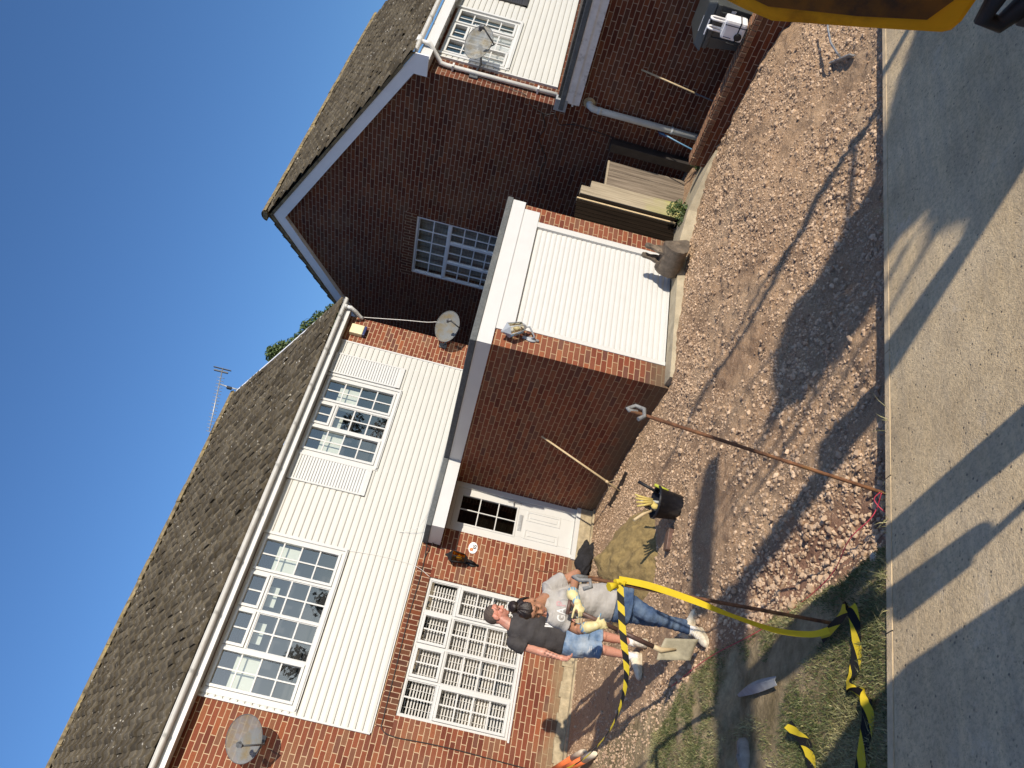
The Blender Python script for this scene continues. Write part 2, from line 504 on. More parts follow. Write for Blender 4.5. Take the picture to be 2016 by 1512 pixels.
def vnoise(x, y, seed=0):
    """smooth value noise on arrays"""
    xi = np.floor(x).astype(np.int64); yi = np.floor(y).astype(np.int64)
    xf = x - xi; yf = y - yi
    def h(a, b):
        n = (a * 374761393 + b * 668265263 + seed * 974711) & 0x7fffffff
        n = ((n ^ (n >> 13)) * 1274126177) & 0x7fffffff
        return ((n ^ (n >> 16)) & 0xffff) / 65535.0
    sx = xf * xf * (3 - 2 * xf); sy = yf * yf * (3 - 2 * yf)
    return (h(xi, yi) * (1 - sx) + h(xi + 1, yi) * sx) * (1 - sy) + (h(xi, yi + 1) * (1 - sx) + h(xi + 1, yi + 1) * sx) * sy

# ------------------------------------------------------------------ ground, pavement
def pave_y(x): return 3.75 - 0.1016 * (x - 1.156)
def pave_z(x): return -2.383 - 0.06 * (x - 1.156)
def ground_base(x, y):
    """height of the dug garden (arrays)"""
    x = np.asarray(x, float); y = np.asarray(y, float)
    back = -2.405 - 0.055 * np.maximum(0, x - 7.0) * np.clip((8.6 - y) / 1.2, 0.2, 1)
    yp = pave_y(x)
    dug = np.clip((x - 2.2) / 0.5, 0, 1)
    front = pave_z(x) - 0.035 - 0.115 * dug
    t = np.clip((y - yp - 0.2) / 2.6, 0, 1); t = t * t * (3 - 2 * t)
    z = front * (1 - t) + back * t
    # a shallow trench along the edge of the lawn
    d = np.abs(x - 2.72) / 0.34
    z -= 0.11 * np.clip(1.2 - d, 0, 1) * np.clip((7.0 - y) / 1.0, 0, 1)
    return z
def lawn_edge(y): return 2.40 - 0.30 * np.clip((y - 5.9) / 1.3, 0, 3) + 0.08 * (vnoise(y * 3.1, y * 0 + 3.3, 5) - 0.5) * 2
def ground_z(x, y):
    x = np.asarray(x, float); y = np.asarray(y, float)
    z = ground_base(x, y)
    lawn = np.clip((lawn_edge(y) - x) / 0.12, 0, 1)
    lum = (vnoise(x * 0.9, y * 0.9, 1) - 0.5) * 0.07 + (vnoise(x * 2.7, y * 2.7, 2) - 0.5) * 0.045
    lum += (vnoise(x * 7.1, y * 7.1, 3) - 0.5) * 0.042 + (vnoise(x * 15, y * 15, 4) - 0.5) * 0.030 + (vnoise(x * 31, y * 31, 14) - 0.5) * 0.016
    # wheel ruts running towards the garage
    for rx_, sl_ in ((5.0, 0.10), (6.1, 0.16), (3.75, 0.02)):
        lum -= 0.028 * np.exp(-((x - rx_ - sl_ * (y - 4.0)) / 0.13) ** 2) * np.clip((7.6 - y) / 0.8, 0, 1)
    edge = np.clip((y - pave_y(x) - 0.1) / 0.5, 0.08, 1) * np.clip((11.38 - y) / 0.8, 0.3, 1)
    calm = 1 - 0.55 * np.clip((y - 6.5) / 2.0, 0, 1)
    z = z + lum * edge * calm
    lz = pave_z(x) - 0.015 + (vnoise(x * 1.7, y * 1.7, 9) - 0.5) * 0.05 + (vnoise(x * 9, y * 9, 8) - 0.5) * 0.012 - 0.06 * np.clip((y - 5.4) / 1.6, 0, 1)
    return z * (1 - lawn) + np.maximum(lz, z) * lawn
def gz(x, y): return float(ground_z(np.array([x]), np.array([y]))[0])

def soil_mat():
    q = NT('dry stony soil')
    p = q.geo()
    n1 = q.noise(p, 1.1, 6, 0.6); n2 = q.noise(p, 26, 8, 0.7); n3 = q.noise(p, 120, 4, 0.6)
    c = q.ramp(n1, [(0.3, (0.40, 0.250, 0.145)), (0.55, (0.50, 0.335, 0.200)), (0.75, (0.60, 0.425, 0.265))])
    c = q.mix(0.75, c, q.ramp(n2, [(0.3, (0.50, 0.47, 0.45)), (0.62, (1, 1, 1))]), 'MULTIPLY')
    v = q.n('TexVoronoi'); v.inputs['Scale'].default_value = 75; q.l(p, v.inputs['Vector'])
    c = q.mix(q.remap(v.outputs['Distance'], 0.18, 0.42, 0.45, 0.0), c, (0.72, 0.57, 0.44))
    s = q.n('SeparateXYZ'); q.l(p, s.inputs[0])
    lx = q.math('ADD', s.outputs[0], q.math('MULTIPLY', q.noise(p, 3.0, 4), 0.3))
    lw = q.remap(lx, 2.45, 2.62, 1.0, 0.0)
    red = q.math('MULTIPLY', q.remap(q.math('ABSOLUTE', q.math('SUBTRACT', s.outputs[0], 2.68)), 0.18, 0.46, 0.8, 0.0), q.remap(s.outputs[1], 5.2, 6.6, 1.0, 0.0))
    c = q.mix(red, c, q.mix(q.noise(p, 8.0, 5), (0.17, 0.080, 0.052), (0.36, 0.20, 0.135)))
    lawnc = q.ramp(q.noise(p, 3.5, 6, 0.65), [(0.35, (0.24, 0.185, 0.095)), (0.6, (0.50, 0.385, 0.225))])
    lawnc = q.mix(0.6, lawnc, q.ramp(n2, [(0.3, (0.5, 0.5, 0.5)), (0.65, (1, 1, 1))]), 'MULTIPLY')
    c = q.mix(lw, c, lawnc)
    q.l(c, q.b.inputs['Base Color'])
    q.b.inputs['Roughness'].default_value = 0.97
    q.b.inputs['Specular IOR Level'].default_value = 0.15
    h = q.math('ADD', q.math('MULTIPLY', n2, 1.0), q.math('MULTIPLY', n3, 0.5))
    q.bump(h, 0.9, 0.03)
    return q.m
xs = np.concatenate([np.arange(-14, -1, 0.5), np.arange(-1, 1, 0.06), np.arange(1, 11.2, 0.028), np.arange(11.2, 24, 0.5)])
ts = np.concatenate([np.linspace(0, 1, 290) ** 1.15])
X = np.repeat(xs[None, :], len(ts), 0)
Y = pave_y(X) + 0.001 + (11.6 - pave_y(X)) * ts[:, None]
Zg = ground_z(X, Y)
nx, ny = len(xs), len(ts)
idx = np.arange(nx * ny).reshape(ny, nx)
faces = np.stack([idx[:-1, :-1], idx[:-1, 1:], idx[1:, 1:], idx[1:, :-1]], -1).reshape(-1, 4)
ground = np_mesh('garden_ground', np.stack([X, Y, Zg], -1).reshape(-1, 3), faces, soil_mat(), smooth=True)
kind(ground, 'structure')
# wide ground sheet to the horizon, below everything
M['far_ground'] = mat('far ground', (0.16, 0.13, 0.09), 0.95, 0.2, 0.5)
far = MB().quad((-300, -300, -3.6), (300, -300, -3.6), (300, 300, -3.6), (-300, 300, -3.6)).build('terrain', M['far_ground'])
kind(far, 'structure')

def tarmac_mat():
    q = NT('old pale tarmac')
    p = q.geo()
    n1 = q.noise(p, 1.6, 7, 0.68); n2 = q.noise(p, 38, 7, 0.75); n3 = q.noise(p, 110, 4, 0.65)
    mp = q.n('Mapping'); q.l(p, mp.inputs[0]); mp.inputs['Scale'].default_value = (2.0, 14.0, 1)
    mp.inputs['Rotation'].default_value = (0, 0, -0.5)
    st = q.noise(mp.outputs[0], 1.0, 6, 0.6)
    c = q.ramp(n1, [(0.28, (0.560, 0.415, 0.235)), (0.5, (0.760, 0.580, 0.340)), (0.72, (0.880, 0.690, 0.425))])
    c = q.mix(0.7, c, q.ramp(n2, [(0.30, (0.40, 0.39, 0.38)), (0.55, (1, 1, 1))]), 'MULTIPLY')
    c = q.mix(q.remap(st, 0.35, 0.65, 0.30, 0.0), c, (0.30, 0.265, 0.215))
    s = q.n('SeparateXYZ'); q.l(p, s.inputs[0])
    # pale scuffs
    sc = q.remap(q.noise(p, 2.6, 8, 0.75), 0.58, 0.72, 0, 0.30)
    c = q.mix(sc, c, (0.80, 0.74, 0.63))
    v = q.n('TexVoronoi'); v.inputs['Scale'].default_value = 24; q.l(p, v.inputs['Vector'])
    pm = q.math('MULTIPLY', q.remap(v.outputs['Distance'], 0.08, 0.22, 0.85, 0.0), q.remap(q.noise(p, 11.0, 3), 0.48, 0.56, 0.0, 1.0))
    c = q.mix(pm, c, (0.13, 0.11, 0.085))
    pits = q.remap(n3, 0.33, 0.40, 0.6, 0.0)
    c = q.mix(pits, c, (0.15, 0.13, 0.105))
    q.l(c, q.b.inputs['Base Color'])
    q.b.inputs['Roughness'].default_value = 0.92
    q.b.inputs['Specular IOR Level'].default_value = 0.25
    q.bump(q.math('SUBTRACT', q.math('ADD', n2, q.math('MULTIPLY', n3, 0.7)), q.math('MULTIPLY', pm, 0.7)), 0.8, 0.010)
    return q.m
pv = MB()
def pz(x, y): return pave_z(x) - 0.0 * y
px = np.linspace(-40, 60, 101)
for a, b in zip(px[:-1], px[1:]):
    ya, yb = pave_y(a) - 0.055, pave_y(b) - 0.055
    pv.quad((a, -14, pz(a, 0)), (b, -14, pz(b, 0)), (b, yb, pz(b, 0)), (a, ya, pz(a, 0)))
pavement = pv.build('pavement', tarmac_mat())
kind(pavement, 'structure')
ke = MB()
x0 = -12.0
while x0 < 26:
    x1 = x0 + 0.912
    a, b = x0, x1
    ke.add([(a, pave_y(a) - 0.050, pz(a, 0) + .004), (b, pave_y(b) - 0.050, pz(b, 0) + .004), (b, pave_y(b), pz(b, 0) + .004), (a, pave_y(a), pz(a, 0) + .004),
            (a, pave_y(a) - 0.050, pz(a, 0) - .25), (b, pave_y(b) - 0.050, pz(b, 0) - .25), (b, pave_y(b), pz(b, 0) - .25), (a, pave_y(a), pz(a, 0) - .25)],
           [(0, 1, 2, 3), (4, 5, 1, 0), (2, 1, 5, 6), (3, 2, 6, 7), (0, 3, 7, 4)])
    x0 = x1 + 0.008
kerb = ke.build('pavement_edging', mat('concrete edging', (0.62, 0.475, 0.29), 0.95, 0.15, 9, 0.5, bscale=90, dirt=(0.2, 0.17, 0.12), dirt_amt=0.4))
kind(kerb, 'structure')
# concrete apron in front of the garage and the passage
ap = MB()
poly = [(6.47, 7.745), (6.44, 7.52), (7.6, 7.47), (9.0, 7.45), (9.5, 7.28), (10.15, 6.62), (10.2, 7.0), (11.24, 7.0), (11.24, 9.6), (9.24, 9.6), (9.24, 7.745)]
def apz(x, y): return -2.365 - 0.13 * max(0, x - 9.2) - 0.10 * max(0, 7.4 - y)
n = len(poly)
ap.add([(x, y, apz(x, y)) for x, y in poly] + [(x, y, -2.95) for x, y in poly],
       [tuple(range(n))[::-1]] + [(i, (i + 1) % n, (i + 1) % n + n, i + n) for i in range(n)])
apron = ap.build('concrete_apron', M['concrete'])
bm = bmesh.new(); bm.from_mesh(apron.data); bmesh.ops.recalc_face_normals(bm, faces=bm.faces); bm.to_mesh(apron.data); bm.free()
kind(apron, 'structure')

# loose stones: one mesh, many angular pieces
def rocks(name, pts, sizes, tints, mat_, variants=7, flat=(0.45, 0.9), label=None):
    bm = bmesh.new(); bmesh.ops.create_icosphere(bm, subdivisions=1, radius=1.0)
    bv = np.array([v.co[:] for v in bm.verts]); bf = np.array([[v.index for v in f.verts] for f in bm.faces]); bm.free()
    if len(bv) > 12:
        bm = bmesh.new(); bmesh.ops.create_icosphere(bm, subdivisions=0 or 1, radius=1.0); bm.free()
    N = len(pts); nv = len(bv)
    allv = np.empty((N, nv, 3), np.float32)
    base = [bv * (1 + 0.55 * (RNG.random((nv, 1)) - 0.5)) * np.array([1.0, RNG.uniform(0.55, 0.9), RNG.uniform(*flat)]) for _ in range(variants)]
    which = RNG.integers(0, variants, N)
    ang = RNG.uniform(0, 2 * np.pi, N); tx = RNG.normal(0, 0.45, N); ty = RNG.normal(0, 0.45, N)
    B = np.stack(base)[which] * sizes[:, None, None]
    ca, sa = np.cos(ang)[:, None], np.sin(ang)[:, None]
    x = B[:, :, 0] * ca - B[:, :, 1] * sa; y = B[:, :, 0] * sa + B[:, :, 1] * ca; z = B[:, :, 2]
    c1, s1 = np.cos(tx)[:, None], np.sin(tx)[:, None]
    y, z = y * c1 - z * s1, y * s1 + z * c1
    c2, s2 = np.cos(ty)[:, None], np.sin(ty)[:, None]
    x, z = x * c2 + z * s2, -x * s2 + z * c2
    allv[:, :, 0] = x + pts[:, 0:1]; allv[:, :, 1] = y + pts[:, 1:2]; allv[:, :, 2] = z + pts[:, 2:3]
    F = (bf[None] + (np.arange(N) * nv)[:, None, None]).reshape(-1, 3)
    return np_mesh(name, allv.reshape(-1, 3), F, mat_, tint=np.repeat(tints, nv))
def scatter(n, x0, x1, y1):
    x = RNG.uniform(x0, x1, n); t = RNG.random(n)
    y = pave_y(x) + 0.02 + (y1 - pave_y(x)) * t
    return x, y
N0 = 120000
x, y = scatter(N0, 1.4, 11.1, 11.3)
near = np.clip(1.35 - (y - 3.6) / 7.0, 0.35, 1.3)
dens = vnoise(x * 1.3, y * 1.3, 21) * 0.6 + vnoise(x * 4.1, y * 4.1, 22) * 0.4
tr = np.exp(-((x - 2.8) / 0.35) ** 2) * (y < 6.8)
keep = (dens + 0.25 * tr + 0.12 * (x > 5.5) > 0.30 + 0.42 * RNG.random(N0)) & (x > lawn_edge(y) + 0.03)
keep &= ~((x > 6.4) & (y > 7.42) & (x < 11.3)) & ~((x > 9.0) & (y > 7.4 - (x - 9.0) * 0.75)) & ~((x > 10.1) & (y < 7.2))
keep &= ~(y > 11.25) & ~((y < pave_y(x) + 0.11) & (x > 2.5) & (RNG.random(N0) > 0.12))
x, y = x[keep], y[keep]; near = near[keep]; tr = tr[keep]
s = np.exp(RNG.normal(math.log(0.0078), 0.50, len(x))) * (0.70 + 0.55 * near) * (1 + 0.55 * tr * RNG.random(len(x)))
s = np.clip(s, 0.003, 0.034)
z = ground_z(x, y) + s * RNG.uniform(-0.25, 0.30, len(x))
tint = np.clip(RNG.normal(0.48, 0.22, len(x)) + 0.12 * (vnoise(x * 0.8, y * 0.8, 31) - 0.5), 0, 1)
gravel = rocks('gravel', np.stack([x, y, z], -1), s, tint, M['stone'])
kind(gravel, 'stuff')
gravel['label'] = 'loose pinkish broken stone spread over the dug front garden'
print('stones', len(x))
# a few stones on the lawn are separate, countable lumps
for i, (sx, sy, ss, lab) in enumerate([(1.52, 5.47, 0.085, 'long grey-brown rock sunk in the lawn'), (2.30, 3.80, 0.035, 'pale stone on the lawn corner beside the pavement edge')]):
    b = MB().sphere((sx, sy, gz(sx, sy) + ss * 0.15), ss, 12, 8, (1.6 if i == 0 else 1.1, 0.85, 0.55), Matrix.Rotation(0.3, 3, 'Z'))
    b.v = [(p[0] + random.uniform(-1, 1) * ss * .08, p[1] + random.uniform(-1, 1) * ss * .08, p[2] + random.uniform(-1, 1) * ss * .08) for p in b.v]
    tag(b.build('rock', mat('grey rock' + str(i), (0.30, 0.26, 0.21) if i == 0 else (0.6, 0.5, 0.39), 0.95, 0.25, 12, 0.5)), lab, 'rock', 'loose rocks on the lawn')

# grass blades
def blades(name, x, y, hgt, mat_, tint):
    n = len(x)
    z = ground_z(x, y)
    a = RNG.uniform(0, 2 * np.pi, n); w = RNG.uniform(0.0014, 0.0030, n)
    lean = RNG.normal(0, 1.25, (n, 2))
    v = np.empty((n, 5, 3), np.float32)
    dx, dy = np.cos(a) * w, np.sin(a) * w
    mx, my = lean[:, 0] * hgt * 0.35, lean[:, 1] * hgt * 0.35
    v[:, 0] = np.stack([x - dx, y - dy, z - 0.005], -1); v[:, 1] = np.stack([x + dx, y + dy, z - 0.005], -1)
    v[:, 2] = np.stack([x + dx * .8 + mx, y + dy * .8 + my, z + hgt * 0.62], -1); v[:, 3] = np.stack([x - dx * .8 + mx, y - dy * .8 + my, z + hgt * 0.62], -1)
    v[:, 4] = np.stack([x + mx * 2.4, y + my * 2.4, z + hgt * 0.95], -1)
    b = np.arange(n)[:, None] * 5
    F = np.concatenate([b + np.array([[0, 1, 2]]), b + np.array([[0, 2, 3]]), b + np.array([[3, 2, 4]])])
    return np_mesh(name, v.reshape(-1, 3), F, mat_, tint=np.repeat(tint, 5))
n = 150000
x = RNG.uniform(-0.6, 2.75, n); t = RNG.random(n); y = pave_y(x) + 0.01 + (8.3 - pave_y(x)) * t
g = vnoise(x * 1.5, y * 1.5, 41) * 0.55 + vnoise(x * 5.2, y * 5.2, 42) * 0.45
bare = np.exp(-(((x - 1.95) / 0.24) ** 2 + ((y - 5.3) / 0.75) ** 2)) + 0.8 * np.exp(-(((x - 1.45) / 0.25) ** 2 + ((y - 5.6) / 0.5) ** 2))
far_ = np.clip((y - 6.2) / 1.2, 0, 1) * 0.25
keep = (g - 0.55 * bare - far_ > 0.27 + 0.26 * RNG.random(n)) & (x < lawn_edge(y) + 0.02)
x, y, g = x[keep], y[keep], g[keep]
tint = np.clip(RNG.normal(0.36, 0.25, len(x)) + (0.48 - vnoise(x * 2.4, y * 2.4, 44)) * 1.0, 0, 1)
h = RNG.uniform(0.010, 0.038, len(x)) * (0.55 + 0.7 * g)
grass = blades('grass', x, y, h, M['grass'], tint)
kind(grass, 'stuff'); grass['label'] = 'patchy worn grass of the neighbouring front lawn'
n = 70
x = RNG.choice([2.6, 3.15, 1.9, 2.15, 4.9, 2.45], n) + RNG.normal(0, 0.09, n); y = pave_y(x) + RNG.uniform(-0.03, 0.012, n)
v = blades('edge_grass', x, y, RNG.uniform(0.03, 0.09, n), M['grass'], np.clip(RNG.normal(0.5, 0.2, n), 0, 1))
v.data.transform(Matrix.Translation((0, 0, 0.0)))
co = np.empty(len(v.data.vertices) * 3, np.float32); v.data.vertices.foreach_get('co', co); co = co.reshape(-1, 5, 3)
co[:, :, 2] += (pave_z(x) - ground_z(x, y))[:, None] - 0.0
v.data.vertices.foreach_set('co', co.ravel()); v.data.update()
kind(v, 'stuff'); v['label'] = 'thin grass tufts along the pavement edge'

# ------------------------------------------------------------------ windows
FY = 11.384
def plane_fn(axis, val, sign):
    """returns P(a, z, d): a along the wall, z up, d outwards"""
    if axis == 'Y': return lambda a, z, d: (a, val - d, z)
    return lambda a, z, d: (val - d, a, z)
def fbox(mb, P, a0, a1, z0, z1, d0, d1):
    p, q = P(a0, z0, d0), P(a1, z1, d1)
    mb.box(min(p[0], q[0]), max(p[0], q[0]), min(p[1], q[1]), max(p[1], q[1]), min(p[2], q[2]), max(p[2], q[2]))
def light(house_win, P, a0, a1, z0, z1, cols, rows, sash=True, fw=0.045, d=0.0, glass='glass', bars_m='upvc', name='sash'):
    """one opening light: frame, bars and its pane"""
    f = MB()
    dd = d + (0.022 if sash else 0.0)
    fbox(f, P, a0, a0 + fw, z0, z1, d - 0.03, dd); fbox(f, P, a1 - fw, a1, z0, z1, d - 0.03, dd)
    fbox(f, P, a0 + fw, a1 - fw, z0, z0 + fw, d - 0.03, dd); fbox(f, P, a0 + fw, a1 - fw, z1 - fw, z1, d - 0.03, dd)
    s = f.build(name, M[bars_m], house_win, bevel=0.006)
    b = MB()
    A0, A1, Z0, Z1 = a0 + fw, a1 - fw, z0 + fw, z1 - fw
    bw = 0.009
    for i in range(1, cols):
        a = A0 + (A1 - A0) * i / cols; fbox(b, P, a - bw, a + bw, Z0, Z1, d - 0.012, d - 0.006)
    for j in range(1, rows):
        zz = Z0 + (Z1 - Z0) * j / rows; fbox(b, P, A0, A1, zz - bw, zz + bw, d - 0.0125, d - 0.0065)
    if b.f: b.build('glazing_bars', M[bars_m], s)
    g = MB(); g.quad(P(A0, Z0, d - 0.018), P(A1, Z0, d - 0.018), P(A1, Z1, d - 0.018), P(A0, Z1, d - 0.018))
    g.build('pane', M[glass], s)
    return s
def win_frame(w, P, a0, a1, z0, z1, posts, transoms, fw=0.05, sill=True, m='upvc'):
    f = MB()
    fbox(f, P, a0, a0 + fw, z0, z1, -0.06, 0); fbox(f, P, a1 - fw, a1, z0, z1, -0.06, 0)
    fbox(f, P, a0 + fw, a1 - fw, z0, z0 + fw, -0.06, 0); fbox(f, P, a0 + fw, a1 - fw, z1 - fw, z1, -0.06, 0)
    for a in posts: fbox(f, P, a - fw / 2, a + fw / 2, z0 + fw, z1 - fw, -0.06, -0.002)
    for (b0, b1, zz) in transoms: fbox(f, P, b0, b1, zz - fw / 2, zz + fw / 2, -0.06, -0.004)
    return f.build('window_frame', M[m], w)
def room_box(w, P, a0, a1, z0, z1, depth, m='room', name='room'):
    r = MB()
    r.quad(P(a0, z0, -depth), P(a1, z0, -depth), P(a1, z1, -depth), P(a0, z1, -depth))
    r.quad(P(a0, z0, -.062), P(a0, z0, -depth), P(a0, z1, -depth), P(a0, z1, -.062))
    r.quad(P(a1, z0, -.062), P(a1, z1, -.062), P(a1, z1, -depth), P(a1, z0, -depth))
    r.quad(P(a0, z1, -.062), P(a0, z1, -depth), P(a1, z1, -depth), P(a1, z1, -.062))
    r.quad(P(a0, z0, -.062), P(a1, z0, -.062), P(a1, z0, -depth), P(a0, z0, -depth))
    return r.build(name, M[m], w)

# ------------------------------------------------------------------ roof tiles
def tile_mat():
    q = NT('mossy concrete roof tile')
    p = q.geo()
    at = q.n('Attribute', attribute_name='tint')
    c = q.ramp(at.outputs['Fac'], [(0, (0.060, 0.048, 0.031)), (0.5, (0.098, 0.080, 0.054)), (1, (0.165, 0.138, 0.096))])
    c = q.mix(0.6, c, q.ramp(q.noise(p, 18, 7, 0.7), [(0.3, (0.45, 0.43, 0.40)), (0.65, (1, 1, 1))]), 'MULTIPLY')
    n = q.noise(p, 9.0, 8, 0.75)
    c = q.mix(q.remap(n, 0.60, 0.68, 0, 0.75), c, (0.42, 0.38, 0.30))
    v = q.n('TexVoronoi'); v.inputs['Scale'].default_value = 9; q.l(p, v.inputs['Vector'])
    spots = q.math('MULTIPLY', q.remap(v.outputs['Distance'], 0.10, 0.16, 1.0, 0.0), q.remap(q.noise(p, 2.2, 3), 0.47, 0.55, 0, 0.9))
    c = q.mix(spots, c, (0.62, 0.58, 0.50))
    s = q.n('SeparateXYZ'); q.l(p, s.inputs[0])
    c = q.mix(q.remap(q.noise(p, 5.0, 6, 0.7), 0.62, 0.75, 0, 0.4), c, (0.21, 0.15, 0.05))
    q.l(c, q.b.inputs['Base Color'])
    q.b.inputs['Roughness'].default_value = 0.95
    q.b.inputs['Specular IOR Level'].default_value = 0.2
    q.bump(q.noise(p, 60, 6, 0.7), 0.7, 0.012)
    return q.m
M['tile'] = tile_mat()
M['tile_bed'] = mat('dark gap under tiles', (0.03, 0.026, 0.02), .95, .2)
def tiled_slope(name, parent, x0, x1, eave, ridge, gauge=0.292, width=0.184):
    """rolled interlocking tiles, each a little out of true, on a slope from eave (y,z) to ridge (y,z)"""
    e = np.array(eave); r = np.array(ridge); L = np.linalg.norm(r - e); u = (r - e) / L; nrm = np.array([-u[1], u[0]])
    nr = int(math.ceil(L / gauge)); nc = int(round((x1 - x0) / width)); w = (x1 - x0) / nc
    V = []; F = []; T = []; K = 8; o = 0
    for i in range(nr):
        s0 = i * gauge - 0.03; s1 = min(s0 + gauge + 0.06, L + 0.01)
        for j in range(nc):
            xa = x0 + j * w
            lift = abs(random.gauss(0, 0.007)); tw = random.gauss(0, 0.006); ds = random.gauss(0, 0.009); tn = min(1, max(0, random.gauss(0.5, 0.24)))
            if random.random() < 0.06: lift += random.uniform(0.004, 0.014); ds -= random.uniform(0.0, 0.02)
            sag = 0.010 * math.sin(xa * 0.9 + i * 0.35) + 0.006 * math.sin(xa * 2.3 - i * 0.21)
            chip = [random.gauss(0, 0.004) for _ in range(K)]
            for lev in range(5):
                for k in range(K):
                    t = k / (K - 1)
                    wave = 0.034 * max(0.0, math.sin(math.pi * min(1, t / 0.62))) ** 1.3 if t < 0.62 else -0.004
                    if lev == 0: s, hh = s0 + ds + chip[k], -0.010
                    elif lev == 1: s, hh = s0 + ds + chip[k], 0.020 + lift + wave
                    elif lev == 2: s, hh = s0 + ds + chip[k] + 0.02, 0.026 + lift + wave
                    elif lev == 3: s, hh = s0 + (s1 - s0) * .55, 0.012 + lift * .5 + wave
                    else: s, hh = s1, -0.004 + wave * .9
                    hh += tw * (t - .5) * 2 * (1 if lev < 4 else 0) + sag
                    V.append((xa + t * (w + .004), e[0] + u[0] * s + nrm[0] * hh, e[1] + u[1] * s + nrm[1] * hh)); T.append(min(1, tn + (.25 if lev in (1, 2) else 0)))
            for lev in range(4):
                for k in range(K - 1):
                    a = o + lev * K + k; F.append((a, a + 1, a + K + 1, a + K))
            o += 5 * K
    return np_mesh(name, np.array(V), np.array(F), M['tile'], parent, tint=np.array(T))
def ridge_tiles(parent, x0, x1, y, z, r=0.13, m='tile'):
    b = MB(); x = x0
    while x < x1 - 0.05:
        L = min(0.42, x1 - x); dz = random.gauss(0, 0.006)
        pr = []
        for k in range(9):
            a = math.pi * k / 8
            pr.append((x, y - math.cos(a) * r * 1.1, z + math.sin(a) * r * 0.8 + dz - 0.05))
        b.strip([(p[0] + 0.004, p[1], p[2]) for p in pr], (L - 0.012, 0, 0), True)
        inner = [(p[0] + L * 0.5, y + (p[1] - y) * 0.93, p[2] - 0.012) for p in pr]
        x += L
    core = MB()
    b.box(x0, x1, y - 0.09, y + 0.09, z - 0.06, z + 0.03)
    return b.build('ridge', M['ridge'], parent)
M['ridge'] = mat('lichen covered ridge tile', (0.20, 0.155, 0.085), 0.95, 0.45, 10, 0.8, dirt=(0.40, 0.29, 0.09), dirt_amt=0.7, dirt_scale=6)
def gutter(parent, x0, x1, y, z, m='gutter', brackets=()):
    b = MB()
    prof = [(x0, y - 0.056 * math.cos(a), z - 0.056 * math.sin(a)) for a in np.linspace(0, math.pi, 11)]
    b.strip(prof, (x1 - x0, 0, 0), True)
    b.strip([(p[0], y + (p[1] - y) * 0.93, z + (p[2] - z) * 0.93) for p in prof][::-1], (x1 - x0, 0, 0), True)
    b.tube([(x0, y - .056, z + .002), (x1, y - .056, z + .002)], 0.006, 6)
    for xe in (x0, x1):
        b.add([(xe, y - 0.058 * math.cos(a), z - 0.058 * math.sin(a)) for a in np.linspace(0, math.pi, 11)], [tuple(range(11))])
    for xb in brackets:
        pr = [(xb, y - 0.063 * math.cos(a), z - 0.063 * math.sin(a)) for a in np.linspace(-0.1, math.pi + 0.1, 11)]
        b.strip(pr, (0.045, 0, 0)); b.strip(pr[::-1], (0.045, 0, 0))
    return b.build('gutter', M[m], parent)

# ------------------------------------------------------------------ left house with its garage
H = root('brick_house', (5.3, FY, -2.44), 'left brick house with cream cladding, flat roofed white door garage and tiled roof', 'house')
GX, GY, GR = 6.43, 7.75, 9.23
LW = (2.64, 4.68, -1.59, -0.015)
W1 = (2.42, 4.74, 1.32, 2.585)
W2 = (6.25, 7.83, 1.29, 2.585)
DR = (5.53, 6.42, -2.165, -0.06)
w = MB()
w.wall('Y', FY, -4.0, 9.27, -2.7, 2.62, [LW, W1, W2, DR], 0.10)
w.box(9.05, 9.27, FY + 0.002, 19.0, -2.7, 2.62)
w.add([(9.27, FY + .002, 2.62), (9.27, 19.0, 2.62), (9.27, 15.2, 5.0)], [(0, 1, 2)])
w.quad((-4, 19, -2.7), (9.27, 19, -2.7), (9.27, 19, 2.62), (-4, 19, 2.62))
w.build('wall', M['brick'], H)
# plinth of crumbling render
p_ = MB()
xx = -4.0
prev = None
while xx < 5.5:
    step = 0.11
    t_ = -2.245 + random.gauss(0, 0.016)
    p_.box(xx, min(xx + step, 5.50), FY - 0.035 + random.gauss(0, 0.006), FY - 0.002, -2.6, t_)
    xx += step
p_.box(5.5, 6.425, FY - 0.05, FY - 0.003, -2.6, -2.19)
pl = p_.build('plinth', M['plinth'], H)
st = MB()
st.box(-4, 6.42, FY - 0.14, FY - 0.037, -2.6, -2.375)
st.build('footing', M['plinth'], H)
# lintel course of bricks on end over the ground floor window
so = MB(); so.box(2.45, 4.87, FY - 0.004, FY + 0.02, -0.012, 0.205)
so.build('lintel', M['soldier'], H)
